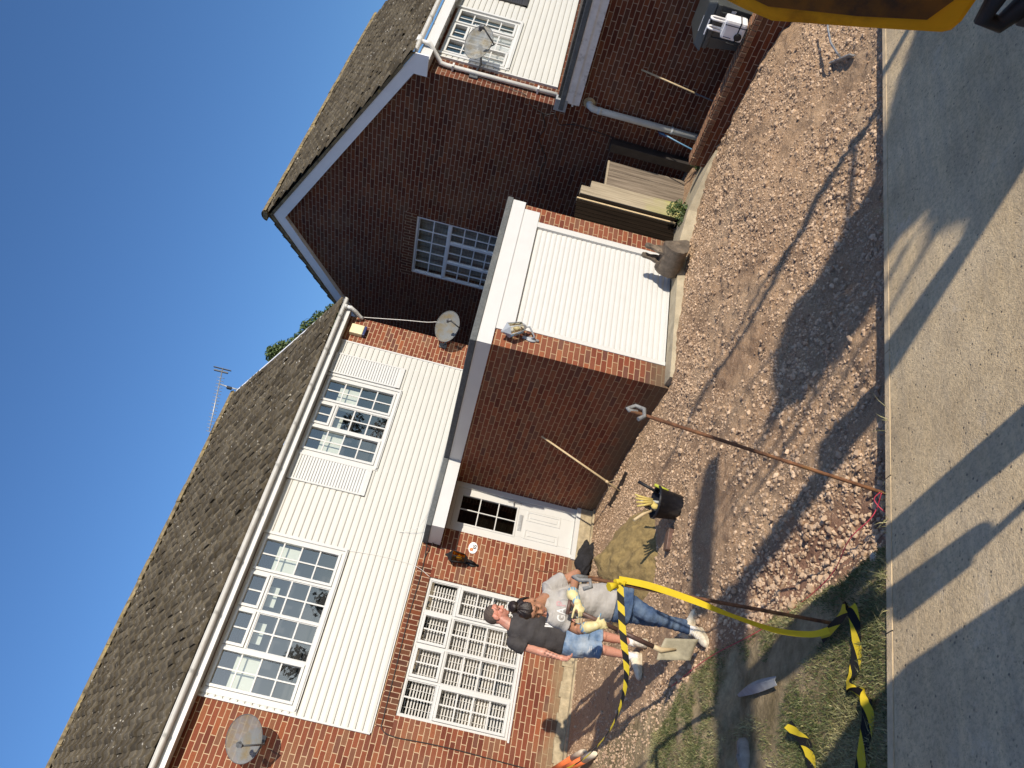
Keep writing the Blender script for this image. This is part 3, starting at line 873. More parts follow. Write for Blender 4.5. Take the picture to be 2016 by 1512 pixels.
# cladding boards: one part, real profile
def cladding(parent, x0, x1, z0, z1, y, holes, pitch=0.1005):
    b = MB(); z = z0
    while z < z1 - 0.02:
        zt = min(z + pitch, z1)
        xs_ = sorted({x0, x1, *[h[0] for h in holes if h[2] < zt - .004 and h[3] > z + .004], *[h[1] for h in holes if h[2] < zt - .004 and h[3] > z + .004]})
        for a, c in zip(xs_[:-1], xs_[1:]):
            m_ = (a + c) / 2
            hh_ = [h for h in holes if h[0] < m_ < h[1] and h[2] < zt - .004 and h[3] > z + .004]
            zt0 = zt
            if hh_:
                if hh_[0][2] < z + .012: continue
                zt = hh_[0][2]
            b.strip([(a, y - 0.012, z), (a, y - 0.030, z + 0.0005), (a, y - 0.033, z + 0.006), (a, y - 0.034, z + 0.035), (a, y - 0.031, z + 0.072), (a, y - 0.022, zt - 0.007), (a, y - 0.012, zt - 0.001)][::-1], (c - a, 0, 0))
            for xe in (a, c):
                b.add([(xe, y - 0.030, z), (xe, y - 0.033, z + 0.006), (xe, y - 0.034, z + 0.035), (xe, y - 0.031, z + 0.072), (xe, y - 0.022, zt - 0.007), (xe, y, zt - .001), (xe, y, z)], [tuple(range(7))])
            zt = zt0
        z += pitch
    for h in holes: pass
    return b.build('cladding', M['cladding'], parent)
cw = [(W1[0] - 0.045, W1[1] + 0.045, W1[2] - 0.045, 2.7), (W2[0] - 0.045, W2[1] + 0.045, W2[2] - 0.045, 2.7)]
cladding(H, 2.335, 8.64, 0.262, 2.60, FY, cw)
tr = MB()
tr.box(2.32, 2.345, FY - 0.042, FY - .001, 0.255, 2.6); tr.box(8.63, 8.66, FY - 0.042, FY - .001, 0.255, 2.6)
tr.box(2.345, 8.63, FY - 0.030, FY - .001, 0.24, 0.259)
for (a, b_, c, d) in (W1, W2):
    tr.box(a - 0.045, a, FY - 0.046, FY + .05, c - 0.045, 2.6); tr.box(b_, b_ + 0.045, FY - 0.046, FY + .05, c - 0.045, 2.6)
    tr.box(a, b_, FY - 0.060, FY + .05, c - 0.045, c - .003)
tr.build('cladding_trim', M['upvc'], H)

def window_obj(name, label=None):
    o = bpy.data.objects.new(name, None); link(o); o.parent = H; ORG[o.name] = ORG[H.name]
    if label: o['label'] = label
    return o
def sub(parent, child):
    return child
# windows are mesh parts: the frame is the part, the lights and panes hang under it
def build_window(parent, P, spec, lights, rooms=True, depth=0.9, m='upvc', glass='glass', room='room', sill=True):
    a0, a1, z0, z1 = spec
    f = MB()
    fw = 0.040
    fbox(f, P, a0, a0 + fw, z0, z1, -0.075, 0); fbox(f, P, a1 - fw, a1, z0, z1, -0.075, 0)
    fbox(f, P, a0 + fw, a1 - fw, z0, z0 + fw, -0.075, 0); fbox(f, P, a0 + fw, a1 - fw, z1 - fw, z1, -0.075, 0)
    for (b0, b1, c0, c1) in lights['mull']: fbox(f, P, b0, b1, c0, c1, -0.07, -0.002)
    if sill: fbox(f, P, a0 - 0.03, a1 + 0.03, z0 - 0.028, z0 - 0.001, -0.02, 0.055)
    win = f.build('window', M[m], parent, bevel=0.004)
    for L in lights['lights']:
        b0, b1, c0, c1, cols, rows, sash = L
        s_fw = 0.040 if sash else 0.010
        dd = 0.020 if sash else -0.012
        s = MB()
        fbox(s, P, b0, b0 + s_fw, c0, c1, -0.05, dd); fbox(s, P, b1 - s_fw, b1, c0, c1, -0.05, dd)
        fbox(s, P, b0 + s_fw, b1 - s_fw, c0, c0 + s_fw, -0.05, dd); fbox(s, P, b0 + s_fw, b1 - s_fw, c1 - s_fw, c1, -0.05, dd)
        A0, A1, Z0, Z1 = b0 + s_fw, b1 - s_fw, c0 + s_fw, c1 - s_fw
        bw = 0.0115
        for i in range(1, cols):
            a = A0 + (A1 - A0) * i / cols; fbox(s, P, a - bw, a + bw, Z0, Z1, -0.020, -0.012)
        for j in range(1, rows):
            zz = Z0 + (Z1 - Z0) * j / rows; fbox(s, P, A0, A1, zz - bw, zz + bw, -0.0205, -0.0125)
        s.build('sash', M[m], win, bevel=0.004 if sash else 0)
        g = MB(); g.quad(P(A0, Z0, -0.026), P(A1, Z0, -0.026), P(A1, Z1, -0.026), P(A0, Z1, -0.026))
        g.build('pane', M[glass], win)
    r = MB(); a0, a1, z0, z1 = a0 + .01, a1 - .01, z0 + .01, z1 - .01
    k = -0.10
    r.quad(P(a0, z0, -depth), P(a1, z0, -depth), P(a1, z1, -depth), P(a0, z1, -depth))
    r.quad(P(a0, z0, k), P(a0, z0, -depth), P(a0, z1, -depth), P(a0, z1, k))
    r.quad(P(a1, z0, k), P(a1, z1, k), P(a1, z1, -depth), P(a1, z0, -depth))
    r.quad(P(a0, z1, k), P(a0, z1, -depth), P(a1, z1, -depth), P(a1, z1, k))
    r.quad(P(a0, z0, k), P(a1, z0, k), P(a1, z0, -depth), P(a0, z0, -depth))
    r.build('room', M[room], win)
    return win
def vents(a0, a1, z0, z1, xs_, cols, trans, kinds, rows_full, rows_low, fw=0.040, mw=0.036, colsv=2):
    """xs_: post centres; kinds: F full height light, V top vent over a fixed light"""
    mull = []; L = []
    ed = [a0 + fw] + [q for c in xs_ for q in (c - mw / 2, c + mw / 2)] + [a1 - fw]
    for c in xs_: mull.append((c - mw / 2, c + mw / 2, z0 + fw, z1 - fw))
    for i, kd in enumerate(kinds):
        b0, b1 = ed[2 * i] + .003, ed[2 * i + 1] - .003
        if kd == 'F': L.append((b0, b1, z0 + fw + .003, z1 - fw - .003, cols, rows_full, True))
        else:
            mull.append((b0 - .003, b1 + .003, trans - mw / 2, trans + mw / 2))
            L.append((b0, b1, trans + mw / 2 + .003, z1 - fw - .003, colsv, 1, kd == 'V'))
            L.append((b0, b1, z0 + fw + .003, trans - mw / 2 - .003, cols, rows_low, kd == 'G'))
    return {'mull': mull, 'lights': L}
PF = plane_fn('Y', FY - 0.02, 1)
win1 = build_window(H, PF, W1, vents(*W1, [3.02, 3.58, 4.14], 2, 2.235, 'FVVF', 4, 3))
win2 = build_window(H, PF, W2, vents(*W2, [6.80, 7.28], 2, 2.235, 'FVF', 4, 3))
PG = plane_fn('Y', FY + 0.03, 1)
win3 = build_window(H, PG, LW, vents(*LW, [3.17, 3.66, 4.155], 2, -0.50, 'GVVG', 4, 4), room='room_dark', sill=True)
# pale roller blinds behind the upstairs glass
for wn_o, (a0, a1, z0, z1) in ((win1, W1), (win2, W2)):
    segs = [(a0 + .09, a0 + .55), (a1 - .55, a1 - .09)] + ([(a0 + .75, a0 + 1.05), (a0 + 1.3, a0 + 1.6)] if a1 - a0 > 2 else [(a0 + .62, a0 + .9)])
    for i, (s0, s1) in enumerate(segs):
        lo = z1 - (0.62 if i < 2 else 0.50)
        MB().box(s0, s1, FY + 0.14, FY + 0.15, lo, z1 - 0.27).build('roller_blind', M['roller'], wn_o)
# venetian blind behind the ground floor glass
sl = MB(); z = LW[2] + 0.06
while z < LW[3] - 0.05:
    dz_ = random.gauss(0, .0012)
    sl.add([(LW[0] + .05, FY + 0.145, z + dz_), (LW[1] - .05, FY + 0.145, z + dz_ * .4), (LW[1] - .05, FY + 0.180, z + .0195), (LW[0] + .05, FY + 0.180, z + .0195)], [(0, 1, 2, 3)])
    z += 0.0445
for xx in (2.80, 3.05, 3.28, 3.55, 3.78, 4.02, 4.28, 4.52):
    sl.box(xx, xx + .006, FY + .140, FY + .143, LW[2] + .05, LW[3] - .05)
bl3 = sl.build('venetian_blind', M['blind'], win3)
# louvred shutters
def shutter(parent, P, a0, a1, z0, z1, m, pitch=0.0455, fr=0.045):
    b = MB()
    fbox(b, P, a0, a0 + fr * .6, z0, z1, 0, 0.03); fbox(b, P, a1 - fr * .6, a1, z0, z1, 0, 0.03)
    fbox(b, P, a0, a1, z0, z0 + fr * 1.6, 0, 0.029); fbox(b, P, a0, a1, z1 - fr, z1, 0, 0.029)
    z = z0 + fr * 1.6
    while z < z1 - fr:
        p = P(a0 + .01, z, 0.028); q = P(a1 - .01, z, 0.028)
        up = 0.036
        vs = [P(a0 + .012, z, 0.026), P(a1 - .012, z, 0.026), P(a1 - .012, z + up, 0.019), P(a0 + .012, z + up, 0.019), P(a1 - .012, z + up, 0.004), P(a0 + .012, z + up, 0.004), P(a0 + .012, z - .004, 0.004), P(a1 - .012, z - .004, 0.004)]
        b.add(vs, [(0, 1, 2, 3), (3, 2, 4, 5), (1, 0, 6, 7)])
        z += pitch
    fbox(b, P, a0 + .005, a1 - .005, z0 + .005, z1 - .005, 0.0, 0.003)
    return b.build('shutter', M[m], parent)
PC = plane_fn('Y', FY - 0.036, 1)
shutter(H, PC, 5.70, 6.195, 1.315, 2.585, 'upvc')
shutter(H, PC, 7.885, 8.335, 1.315, 2.585, 'upvc')
# front door
PD = plane_fn('Y', FY + 0.045, 1)
d = MB()
fbox(d, PD, 5.53, 5.60, -2.165, -.03, -.05, 0.03); fbox(d, PD, 6.33, 6.42, -2.165, -.03, -.05, 0.03); fbox(d, PD, 5.60, 6.33, -.12, -.03, -.05, 0.03)
fbox(d, PD, 5.50, 6.43, -2.19, -2.12, -.05, 0.09)
d.build('door_frame', M['upvc'], H, bevel=0.004)
d = MB()
gx0, gx1, gz0, gz1 = 5.70, 6.20, -1.14, -0.22
fbox(d, PD, 5.603, gx0, -2.117, -.123, -.04, 0.005); fbox(d, PD, gx1, 6.327, -2.117, -.123, -.04, 0.005)
fbox(d, PD, gx0, gx1, -2.117, gz0, -.04, 0.005); fbox(d, PD, gx0, gx1, gz1, -.123, -.04, 0.005)
for (a0, a1) in ((5.685, 5.865), (6.01, 6.19)):
    z0, z1 = -1.885, -1.315
    for (p0, p1, q0, q1, hh) in ((a0, a1, z0, z0 + .028, .012), (a0, a1, z1 - .028, z1, .012), (a0, a0 + .028, z0 + .028, z1 - .028, .012), (a1 - .028, a1, z0 + .028, z1 - .028, .012), (a0 + .055, a1 - .055, z0 + .055, z1 - .055, .012)):
        fbox(d, PD, p0, p1, q0, q1, 0.003, 0.005 + hh)
for (p0, p1, q0, q1) in ((gx0 - .03, gx1 + .03, gz0 - .03, gz0), (gx0 - .03, gx1 + .03, gz1, gz1 + .03), (gx0 - .03, gx0, gz0, gz1), (gx1, gx1 + .03, gz0, gz1)):
    fbox(d, PD, p0, p1, q0, q1, 0.003, 0.017)
door = d.build('front_door', M['upvc'], H, bevel=0.005)
b = MB()
fbox(b, PD, 5.942, 5.958, gz0, gz1, -.012, 0.004)
for zz in (gz0 + (gz1 - gz0) / 3, gz0 + (gz1 - gz0) * 2 / 3): fbox(b, PD, gx0, gx1, zz - .008, zz + .008, -.0125, 0.0035)
b.build('glazing_bars', M['upvc'], door)
g = MB(); g.quad(PD(gx0, gz0, -.02), PD(gx1, gz0, -.02), PD(gx1, gz1, -.02), PD(gx0, gz1, -.02)); g.build('pane', M['glass_dark'], door)
g = MB(); g.quad(PD(5.6, -2.1, -.6), PD(6.4, -2.1, -.6), PD(6.4, 0, -.6), PD(5.6, 0, -.6)); g.build('hall', M['room_dark'], door)
l = MB(); fbox(l, PD, 5.80, 6.09, -1.262, -1.195, 0.004, 0.014); fbox(l, PD, 5.815, 6.075, -1.25, -1.207, 0.013, 0.020); l.build('letterbox', M['galv'], door, bevel=.003)
l = MB(); fbox(l, PD, 6.262, 6.298, -1.20, -0.97, 0.004, 0.014); l.tube([PD(6.28, -1.06, .012), PD(6.28, -1.06, .055), PD(6.16, -1.062, .058)], 0.010, 8); l.build('door_handle', M['galv'], door)
# eaves, gutter, roof
e = MB()
e.box(-4, 9.30, 11.135, 11.16, 2.585, 2.745)
e.build('fascia', M['fascia'], H)
e = MB(); e.quad((-4, 11.16, 2.597), (-4, FY, 2.597), (9.29, FY, 2.597), (9.29, 11.16, 2.597)); e.build('soffit', M['fascia'], H)
gutter(H, -4, 9.37, 11.07, 2.73, 'gutter', [0.9, 1.7, 2.5, 3.3, 4.1, 4.9, 5.7, 6.5, 7.3, 8.1, 8.9])
e = MB()
e.tube([(9.20, 11.07, 2.68), (9.20, 11.07, 2.58), (9.215, 11.16, 2.50), (9.235, 11.31, 2.41), (9.235, 11.34, 2.36)], 0.034, 12)
e.tube([(9.20, 11.07, 2.74), (9.20, 11.07, 2.65)], 0.045, 12)
e.build('downpipe', M['gutter'], H)
tiled_slope('roof', H, -4.0, 9.34, (11.05, 2.775), (15.2, 5.25))
rb = MB(); rb.quad((-4, 15.2, 5.2), (9.3, 15.2, 5.2), (9.3, 19.3, 2.72), (-4, 19.3, 2.72))
rb.quad((-4, 11.1, 2.772), (9.3, 11.1, 2.772), (9.3, 15.2, 5.232), (-4, 15.2, 5.232))
rb.build('roof_deck', M['tile_bed'], H)
ridge_tiles(H, -4, 9.36, 15.2, 5.28)
v = MB()
v.bar((9.33, 11.08, 2.72), (9.33, 15.2, 5.18), 0.03, 0.11); v.bar((9.335, 11.06, 2.795), (9.335, 15.18, 5.262), 0.05, 0.012)
v.build('verge', M['barge'], H)

# garage block
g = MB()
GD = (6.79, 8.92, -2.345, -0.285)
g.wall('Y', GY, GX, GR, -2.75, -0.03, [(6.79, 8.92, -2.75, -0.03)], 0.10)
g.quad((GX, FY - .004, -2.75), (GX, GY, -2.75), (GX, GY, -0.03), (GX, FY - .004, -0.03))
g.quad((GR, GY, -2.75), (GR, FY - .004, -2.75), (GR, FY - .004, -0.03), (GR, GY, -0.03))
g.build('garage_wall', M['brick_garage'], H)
s = MB()
s.box(6.70, 9.12, GY - 0.018, GY + 0.09, -0.285, -0.032)
s.build('garage_lintel', M['fascia'], H)
MB().box(6.792, 6.862, GY - 0.012, GY + 0.09, -2.36, -0.287).build('door_guide', M['upvc'], H, bevel=.004)
MB().box(8.812, 8.918, GY - 0.012, GY + 0.09, -2.36, -0.287).build('door_guide', M['upvc'], H, bevel=.004)
s = MB(); z = -2.345
prof = []
while z < -0.29:
    prof += [(6.86, GY + 0.042, z), (6.86, GY + 0.034, z + .004), (6.86, GY + 0.029, z + .020), (6.86, GY + 0.030, z + .045), (6.86, GY + 0.037, z + 0.068)]
    z += 0.0755
s.strip(prof[::-1], (1.955, 0, 0))
s.box(6.86, 8.815, GY + 0.02, GY + 0.06, -2.362, -2.335)
gd = s.build('garage_door', M['garage'] if 'garage' in M else M['upvc'], H)
f = MB()
f.box(6.395, 9.245, GY - 0.035, GY - 0.020, -0.045, 0.150)       # front fascia
f.box(9.232, 9.247, GY - 0.019, FY - .05, -0.045, 0.150)
f.build('garage_fascia', M['fascia'], H)
f = MB()
f.box(6.395, 6.412, GY - 0.019, 10.74, -0.045, 0.150)
f.box(5.20, 6.412, 10.725, 10.742, -0.045, 0.150)
f.box(5.20, 5.217, 10.743, FY - .04, -0.045, 0.150)
f.build('canopy_fascia', M['fascia'], H)
f = MB()
f.quad((5.21, 10.74, -0.035), (5.21, FY, -0.035), (6.43, FY, -0.035), (6.43, 10.74, -0.035)); f.build('canopy_soffit', M['fascia'], H)
f = MB()
f.box(6.375, 9.265, GY - 0.055, FY - .03, 0.152, 0.238)
f.box(5.18, 6.374, 10.70, FY - .03, 0.152, 0.236)
f.build('flat_roof', M['felt'], H, bevel=.012)
f = MB(); f.box(5.6, 9.25, FY - .045, FY - .036, 0.20, 0.262); f.build('flashing', M['lead'], H)

# ------------------------------------------------------------------ right house
RX, RY = 11.25, 7.31
R_ = root('brick_house', (14.0, 10.0, -2.7), 'right brick house with dark shaded gable end and white bargeboards', 'house')
WG = (10.385, 11.935, 0.15, 1.91)
WR = (11.845, 13.345, 0.815, 1.945)
w = MB()
w.wall('X', RX, RY, 15.1, -3.1, 2.10, [WG], 0.09)
w.add([(RX, RY, 2.10), (RX, RY, 2.24), (RX, 11.2, 4.575), (RX, 15.1, 2.24), (RX, 15.1, 2.10)], [(0, 1, 2, 3, 4)])
w.wall('Y', RY, RX, 19.0, -0.6, 2.06, [WR], 0.10)
w.quad((RX, 3.6, -3.2), (RX, RY, -3.2), (RX, RY, -0.3), (RX, 3.6, -0.3))
w.quad((RX, 3.6, -3.2), (19, 3.6, -3.2), (19, 3.6, -0.3), (RX, 3.6, -0.3))
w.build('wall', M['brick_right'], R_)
# faces of the gable must look towards -X
s = MB(); s.add([(RX - 0.003, y_, z_) for y_, z_ in ((10.31, 1.915), (12.01, 1.915), (12.01, 2.135), (10.31, 2.135))], [(0, 3, 2, 1)])
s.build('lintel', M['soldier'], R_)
PX = plane_fn('X', RX + 0.02, 1)
m_, L = [], []
a0, a1, z0, z1 = WG
fw = 0.05
m_.append((a0 + fw, a1 - fw, 1.215, 1.275))
L.append((a0 + fw, a1 - fw, 1.275, z1 - fw, 5, 2, False))
for i, (p, q) in enumerate(((10.435, 10.87), (10.93, 11.40), (11.46, 11.885))):
    L.append((p, q, z0 + fw, 1.215, 2, 4, False))
m_ += [(10.87, 10.93, z0 + fw, 1.215), (11.40, 11.46, z0 + fw, 1.215)]
M['upvc_blue'] = mat('white frame of the gable window', (0.78, 0.79, 0.80), 0.35, 0.03, 5)
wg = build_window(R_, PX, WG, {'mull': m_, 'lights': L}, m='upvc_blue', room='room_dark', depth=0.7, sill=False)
c = MB(); 
yy = 10.45
while yy < 11.9:
    c.quad((RX + 0.20 + .02 * math.sin(yy * 40), yy, 0.2), (RX + 0.20 + .02 * math.sin((yy + .03) * 40), yy + .03, 0.2), (RX + 0.20 + .02 * math.sin((yy + .03) * 40), yy + .03, 1.88), (RX + 0.20 + .02 * math.sin(yy * 40), yy, 1.88)); yy += 0.03
c.build('curtain', M['curtain_dim'], wg)
cladding(R_, 11.72, 19.0, -0.09, 2.05, RY, [(WR[0] - 0.05, WR[1] + 0.05, WR[2] - 0.05, 2.2)], 0.1005)
t = MB()
t.box(11.705, 11.728, RY - 0.042, RY - .001, -0.09, 2.05)
a, b_, c_, d_ = WR
t.box(a - 0.05, a, RY - 0.05, RY + .05, c_ - 0.05, 2.03); t.box(b_, b_ + 0.05, RY - 0.05, RY + .05, c_ - 0.05, 2.03); t.box(a, b_, RY - 0.066, RY + .05, c_ - 0.05, c_ - .003)
t.build('cladding_trim', M['upvc'], R_)
PR = plane_fn('Y', RY - 0.015, 1)
wr = build_window(R_, PR, WR, vents(*WR, [12.345, 12.845], 2, 1.60, 'FVF', 4, 3), depth=0.8, room='room')
c = MB(); xx = WR[0] + .05
while xx < WR[1] - .06:
    f_ = lambda q: RY + 0.16 + .022 * math.sin(q * 55) + .012 * math.sin(q * 131)
    c.quad((xx, f_(xx), .84), (xx + .012, f_(xx + .012), .84), (xx + .012, f_(xx + .012), 1.60), (xx, f_(xx), 1.60)); xx += .012
c.build('curtain', M['curtain'], wr)
shutter(R_, plane_fn('Y', RY - 0.036, 1), 13.93, 14.45, 0.80, 1.93, 'black_paint', 0.042)
# eaves
e = MB(); e.box(11.17, 19, 7.055, 7.08, 1.985, 2.165); e.build('fascia', M['fascia'], R_)
e = MB(); e.quad((11.2, 7.08, 1.995), (11.2, RY, 1.995), (19, RY, 1.995), (19, 7.08, 1.995)); e.build('soffit', M['fascia'], R_)
xx = 11.6
while xx < 15:
    e = MB(); e.add([(xx + .035 * math.cos(t_), 7.20 + .035 * math.sin(t_), 1.992) for t_ in np.linspace(0, 2 * math.pi, 13)[:-1]], [tuple(reversed(range(12)))]); xx += 0.42
    e.build('soffit_vent', M['rubber'], R_)
gutter(R_, 11.21, 19, 6.99, 2.235, 'gutter', [12.2, 13.2, 14.2])
e = MB()
e.tube([(11.52, 6.99, 2.20), (11.52, 6.99, 2.06), (11.50, 7.10, 1.96), (11.47, 7.24, 1.84), (11.47, 7.255, 1.74), (11.47, 7.255, -0.11)], 0.036, 12)
e.tube([(11.44, 6.99, 2.235), (11.60, 6.99, 2.235)], 0.062, 12)
for zz in (1.62, 0.20): e.box(11.42, 11.52, 7.21, 7.305, zz, zz + .03)
e.build('downpipe', M['gutter'], R_)
tiled_slope('roof', R_, 11.10, 19.0, (6.97, 2.27), (11.2, 4.86))
tiled_slope('roof', R_, 11.10, 19.0, (15.43, 2.27), (11.2, 4.86)).data.flip_normals()
rb = MB(); rb.quad((11.12, 7.02, 2.268), (19, 7.02, 2.268), (19, 11.2, 4.838), (11.12, 11.2, 4.838)); rb.quad((11.12, 11.2, 4.79), (19, 11.2, 4.79), (19, 15.4, 2.22), (11.12, 15.4, 2.22))
rb.build('roof_deck', M['tile_bed'], R_)
ridge_tiles(R_, 11.06, 19, 11.2, 4.89)
v = MB()
dy, dz = 1 / math.hypot(1, .6), .6 / math.hypot(1, .6)
for sgn in (1, -1):
    def pt(t, lo): 
        yv = 11.2 - sgn * (11.2 - t); return (11.14, yv, 4.50 - 0.6 * (11.2 - t) + lo)
    quad = [pt(7.0, 0.03 if 0 else 0.0 + .02), pt(11.2, 0.0), pt(11.2, 0.235), pt(7.0, 0.235)]
    v.prism(quad, (0.022, 0, 0))
v.prism([(11.139, 6.98, 1.985), (11.139, 7.34, 1.985), (11.139, 7.34, 2.2), (11.139, 6.98, 2.2)], (0.020, 0, 0))
v.build('bargeboard', M['barge'], R_)
v = MB()
for sgn in (1, -1):
    f0 = lambda t: 11.2 - sgn * (11.2 - t)
    v.prism([(11.115, f0(6.98), 2.215), (11.115, f0(11.2), 4.745), (11.115, f0(11.2), 4.80), (11.115, f0(6.98), 2.27)], (0.05, 0, 0))
v.build('verge', M['ridge'], R_)
v = MB(); v.add([(11.15, 7.3, 1.99), (11.15, 15.1, 1.99), (RX, 15.1, 1.99), (RX, 7.3, 1.99)], [(0, 1, 2, 3)])
for sgn in (1, -1):
    f0 = lambda t: 11.2 - sgn * (11.2 - t)
    v.quad((11.15, f0(7.3), 2.17), (RX, f0(7.3), 2.17), (RX, f0(11.2), 4.515), (11.15, f0(11.2), 4.515))
v.f = v.f[1:]; v.sm = v.sm[1:]
v.build('verge_soffit', M['barge'], R_)
# flat roof of the front extension
f = MB()
f.box(11.10, 19, 3.5, RY - .04, -0.255, -0.175)
f.build('flat_roof', M['felt'], R_, bevel=.01)
f = MB(); f.box(11.16, 19, 3.55, RY - .045, -0.174, -0.130); f.build('roof_moss', mat('mossy gravelled roof', (0.105, 0.085, 0.065), 0.98, 0.4, 30, 0.9, dirt=(0.2, 0.17, 0.1), dirt_amt=.5), R_)
f = MB()
f.box(11.125, 11.145, 3.5, 7.12, -0.37, -0.257); f.box(11.15, 11.17, 3.5, 7.15, -0.49, -0.30); f.box(11.17, RX - .002, 3.5, 7.2, -0.40, -0.37)
f.build('extension_fascia', M['upvc_old'], R_)
f = MB(); f.box(11.11, 11.24, 7.10, 7.30, -0.30, -0.10); f.build('flashing', M['lead'], R_)
# waste pipe on the gable
f = MB()
f.tube([(RX, 7.10, -0.645), (11.205, 7.10, -0.645), (11.19, 7.12, -0.66), (11.185, 7.15, -0.72), (11.185, 7.155, -0.80), (11.185, 7.165, -3.0)], 0.054, 14)
f.tube([(11.185, 7.155, -0.80), (11.185, 7.155, -0.86)], 0.060, 14)
f.tube([(11.185, 7.160, -2.02), (11.185, 7.160, -2.06)], 0.060, 14)
f.build('waste_pipe', M['pipe'], R_)
f = MB(); f.sphere((RX - .01, 7.10, -0.64), 0.10, 12, 8, (0.25, 1, 1)); f.build('mortar_patch', mat('pale mortar', (0.40, 0.30, 0.17), .95, .2, 20, .4), R_)

# ------------------------------------------------------------------ things fixed to the houses
def dish(loc, face, w, h, label, arm_dir=None, mount=None, stained=False, group='satellite dishes on the house walls'):
    """oval mesh dish; face = direction it looks at"""
    t = root('satellite_dish', loc, label, 'satellite dish', group)
    f = Vector(face).normalized(); c = Vector(loc)
    s = f.cross(Vector((0, 0, 1))).normalized(); u = s.cross(f)
    b = MB(); vs = []; fs = []; nr, nu = 7, 32
    for i in range(nr + 1):
        q = i / nr
        for k in range(nu):
            a = 2 * math.pi * k / nu
            vs.append(c + s * (math.cos(a) * w / 2 * q) + u * (math.sin(a) * h / 2 * q) + f * (0.075 * q * q - 0.0))
    for i in range(nr):
        for k in range(nu):
            k2 = (k + 1) % nu
            fs.append((i * nu + k, i * nu + k2, (i + 1) * nu + k2, (i + 1) * nu + k))
    b.add(vs, fs, True)
    refl = b.build('reflector', M['dish'], t)
    rim = MB(); rim.tube([c + s * (math.cos(a) * w / 2) + u * (math.sin(a) * h / 2) + f * 0.075 for a in np.linspace(0, 2 * math.pi, 33)], 0.0045, 6)
    rim.build('rim', M['dish_metal'], t)
    am = MB()
    low = c - u * (h / 2) + f * 0.03
    tip = c + f * 0.40 - u * 0.12 * h / 0.5
    am.tube([c - f * 0.03 - u * h * .3, low - u * 0.02, tip - u * 0.06], 0.013, 8)
    am.build('feed_arm', M['dish_metal'], t)
    lb = MB(); d_ = (c - tip).normalized()
    lb.tube([tip - d_ * 0.05 - u * .02, tip + d_ * 0.035], 0.026, 12); lb.tube([tip + d_ * 0.03, tip + d_ * 0.055], 0.033, 12)
    lb.obox(tip - u * 0.035 - d_ * .01, s * 0.02, u * 0.03, d_ * 0.035)
    lb.build('receiver', M['dish_metal'], t, bevel=.004)
    mt = MB(); mp = Vector(mount)
    mt.tube([c - f * 0.01, c - f * 0.10], 0.035, 10)
    mt.tube([c - f * 0.09, (c - f * 0.13 + mp) / 2 + Vector((0, 0, -.05)), mp], 0.018, 8)
    mt.obox(mp, (0.05, 0, 0), (0, 0.012, 0), (0, 0, 0.07))
    mt.build('wall_bracket', M['dish_metal'], t)
    return t
dish((1.90, 11.06, 1.735), (-0.36, -0.90, 0.34), 0.58, 0.50, 'brown stained oval satellite dish at left end of cream cladding', mount=(1.98, 11.37, 1.62))
dish((9.33, 11.10, 0.775), (-0.36, -0.90, 0.34), 0.62, 0.46, 'grey satellite dish on brick strip above the garage roof', mount=(9.10, 11.37, 0.80))
dish((11.82, 6.98, 1.30), (-0.36, -0.90, 0.34), 0.66, 0.47, 'satellite dish in front of the far house bedroom window', mount=(11.42, 7.29, 1.28))
# alarm box
t = root('alarm_box', (8.93, 11.33, 2.37), 'cream burglar alarm box with dark blue end under gutter', 'alarm box')
MB().box(8.825, 9.04, 11.285, FY - .002, 2.265, 2.505).build('case', M['alarm'], t, bevel=.02)
MB().box(8.828, 9.037, 11.288, FY - .004, 2.22, 2.264).build('strobe', M['navy'], t, bevel=.012)
# house number plaque
def text_mesh(body, size, loc, xdir, ydir, depth, material, parent, name, bold=0.0, shear=0.0):
    cu = bpy.data.curves.new('t', 'FONT'); cu.body = body; cu.size = size; cu.extrude = depth / 2; cu.align_x = 'CENTER'; cu.align_y = 'CENTER'; cu.offset = bold; cu.shear = shear
    o = bpy.data.objects.new('t', cu); C.objects.link(o)
    dg = bpy.context.evaluated_depsgraph_get()
    me = bpy.data.meshes.new_from_object(o.evaluated_get(dg))
    bpy.data.objects.remove(o)
    xd, yd = Vector(xdir).normalized(), Vector(ydir).normalized(); zd = xd.cross(yd)
    me.transform(Matrix(((xd.x, yd.x, zd.x, loc[0]), (xd.y, yd.y, zd.y, loc[1]), (xd.z, yd.z, zd.z, loc[2]), (0, 0, 0, 1))))
    off = ORG.get(parent.name, Vector((0, 0, 0)))
    me.transform(Matrix.Translation(-off))
    me.materials.clear(); me.materials.append(material)
    q = bpy.data.objects.new(name, me); link(q); q.parent = parent; ORG[q.name] = off
    return q
t = root('house_number', (5.30, FY - .006, -0.56), 'white oval number plaque 65 with orange flower beside the front door', 'house number')
b = MB(); ce = Vector((5.30, FY - .006, -0.56))
ring = [ce + Vector((0.098 * math.cos(a), 0, 0.072 * math.sin(a))) for a in np.linspace(0, 2 * math.pi, 33)[:-1]]
b.prism([p + Vector((0, .005, 0)) for p in ring], (0, -0.014, 0)); b.build('plate', M['white_plastic'], t, bevel=.003)
text_mesh('65', 0.075, (5.318, FY - .0175, -0.588), (1, 0, 0), (0, 0, 1), 0.003, M['rubber'], t, 'digits', bold=.0015)
fl = MB()
for k in range(5):
    a = k * 1.257 + .3; p = ce + Vector((-0.035 + .018 * math.cos(a), -.0125, 0.022 + .016 * math.sin(a))); fl.sphere(p, 0.013, 8, 5, (1, .15, 1))
for k in range(4): fl.sphere(ce + Vector((-.055 + .022 * k, -.0115, -.002 - .004 * (k % 2))), .007, 6, 4, (1.4, .2, .7))
fl.build('flower', mat('orange glaze', (0.60, 0.20, 0.05), .4, .3, 60), t)
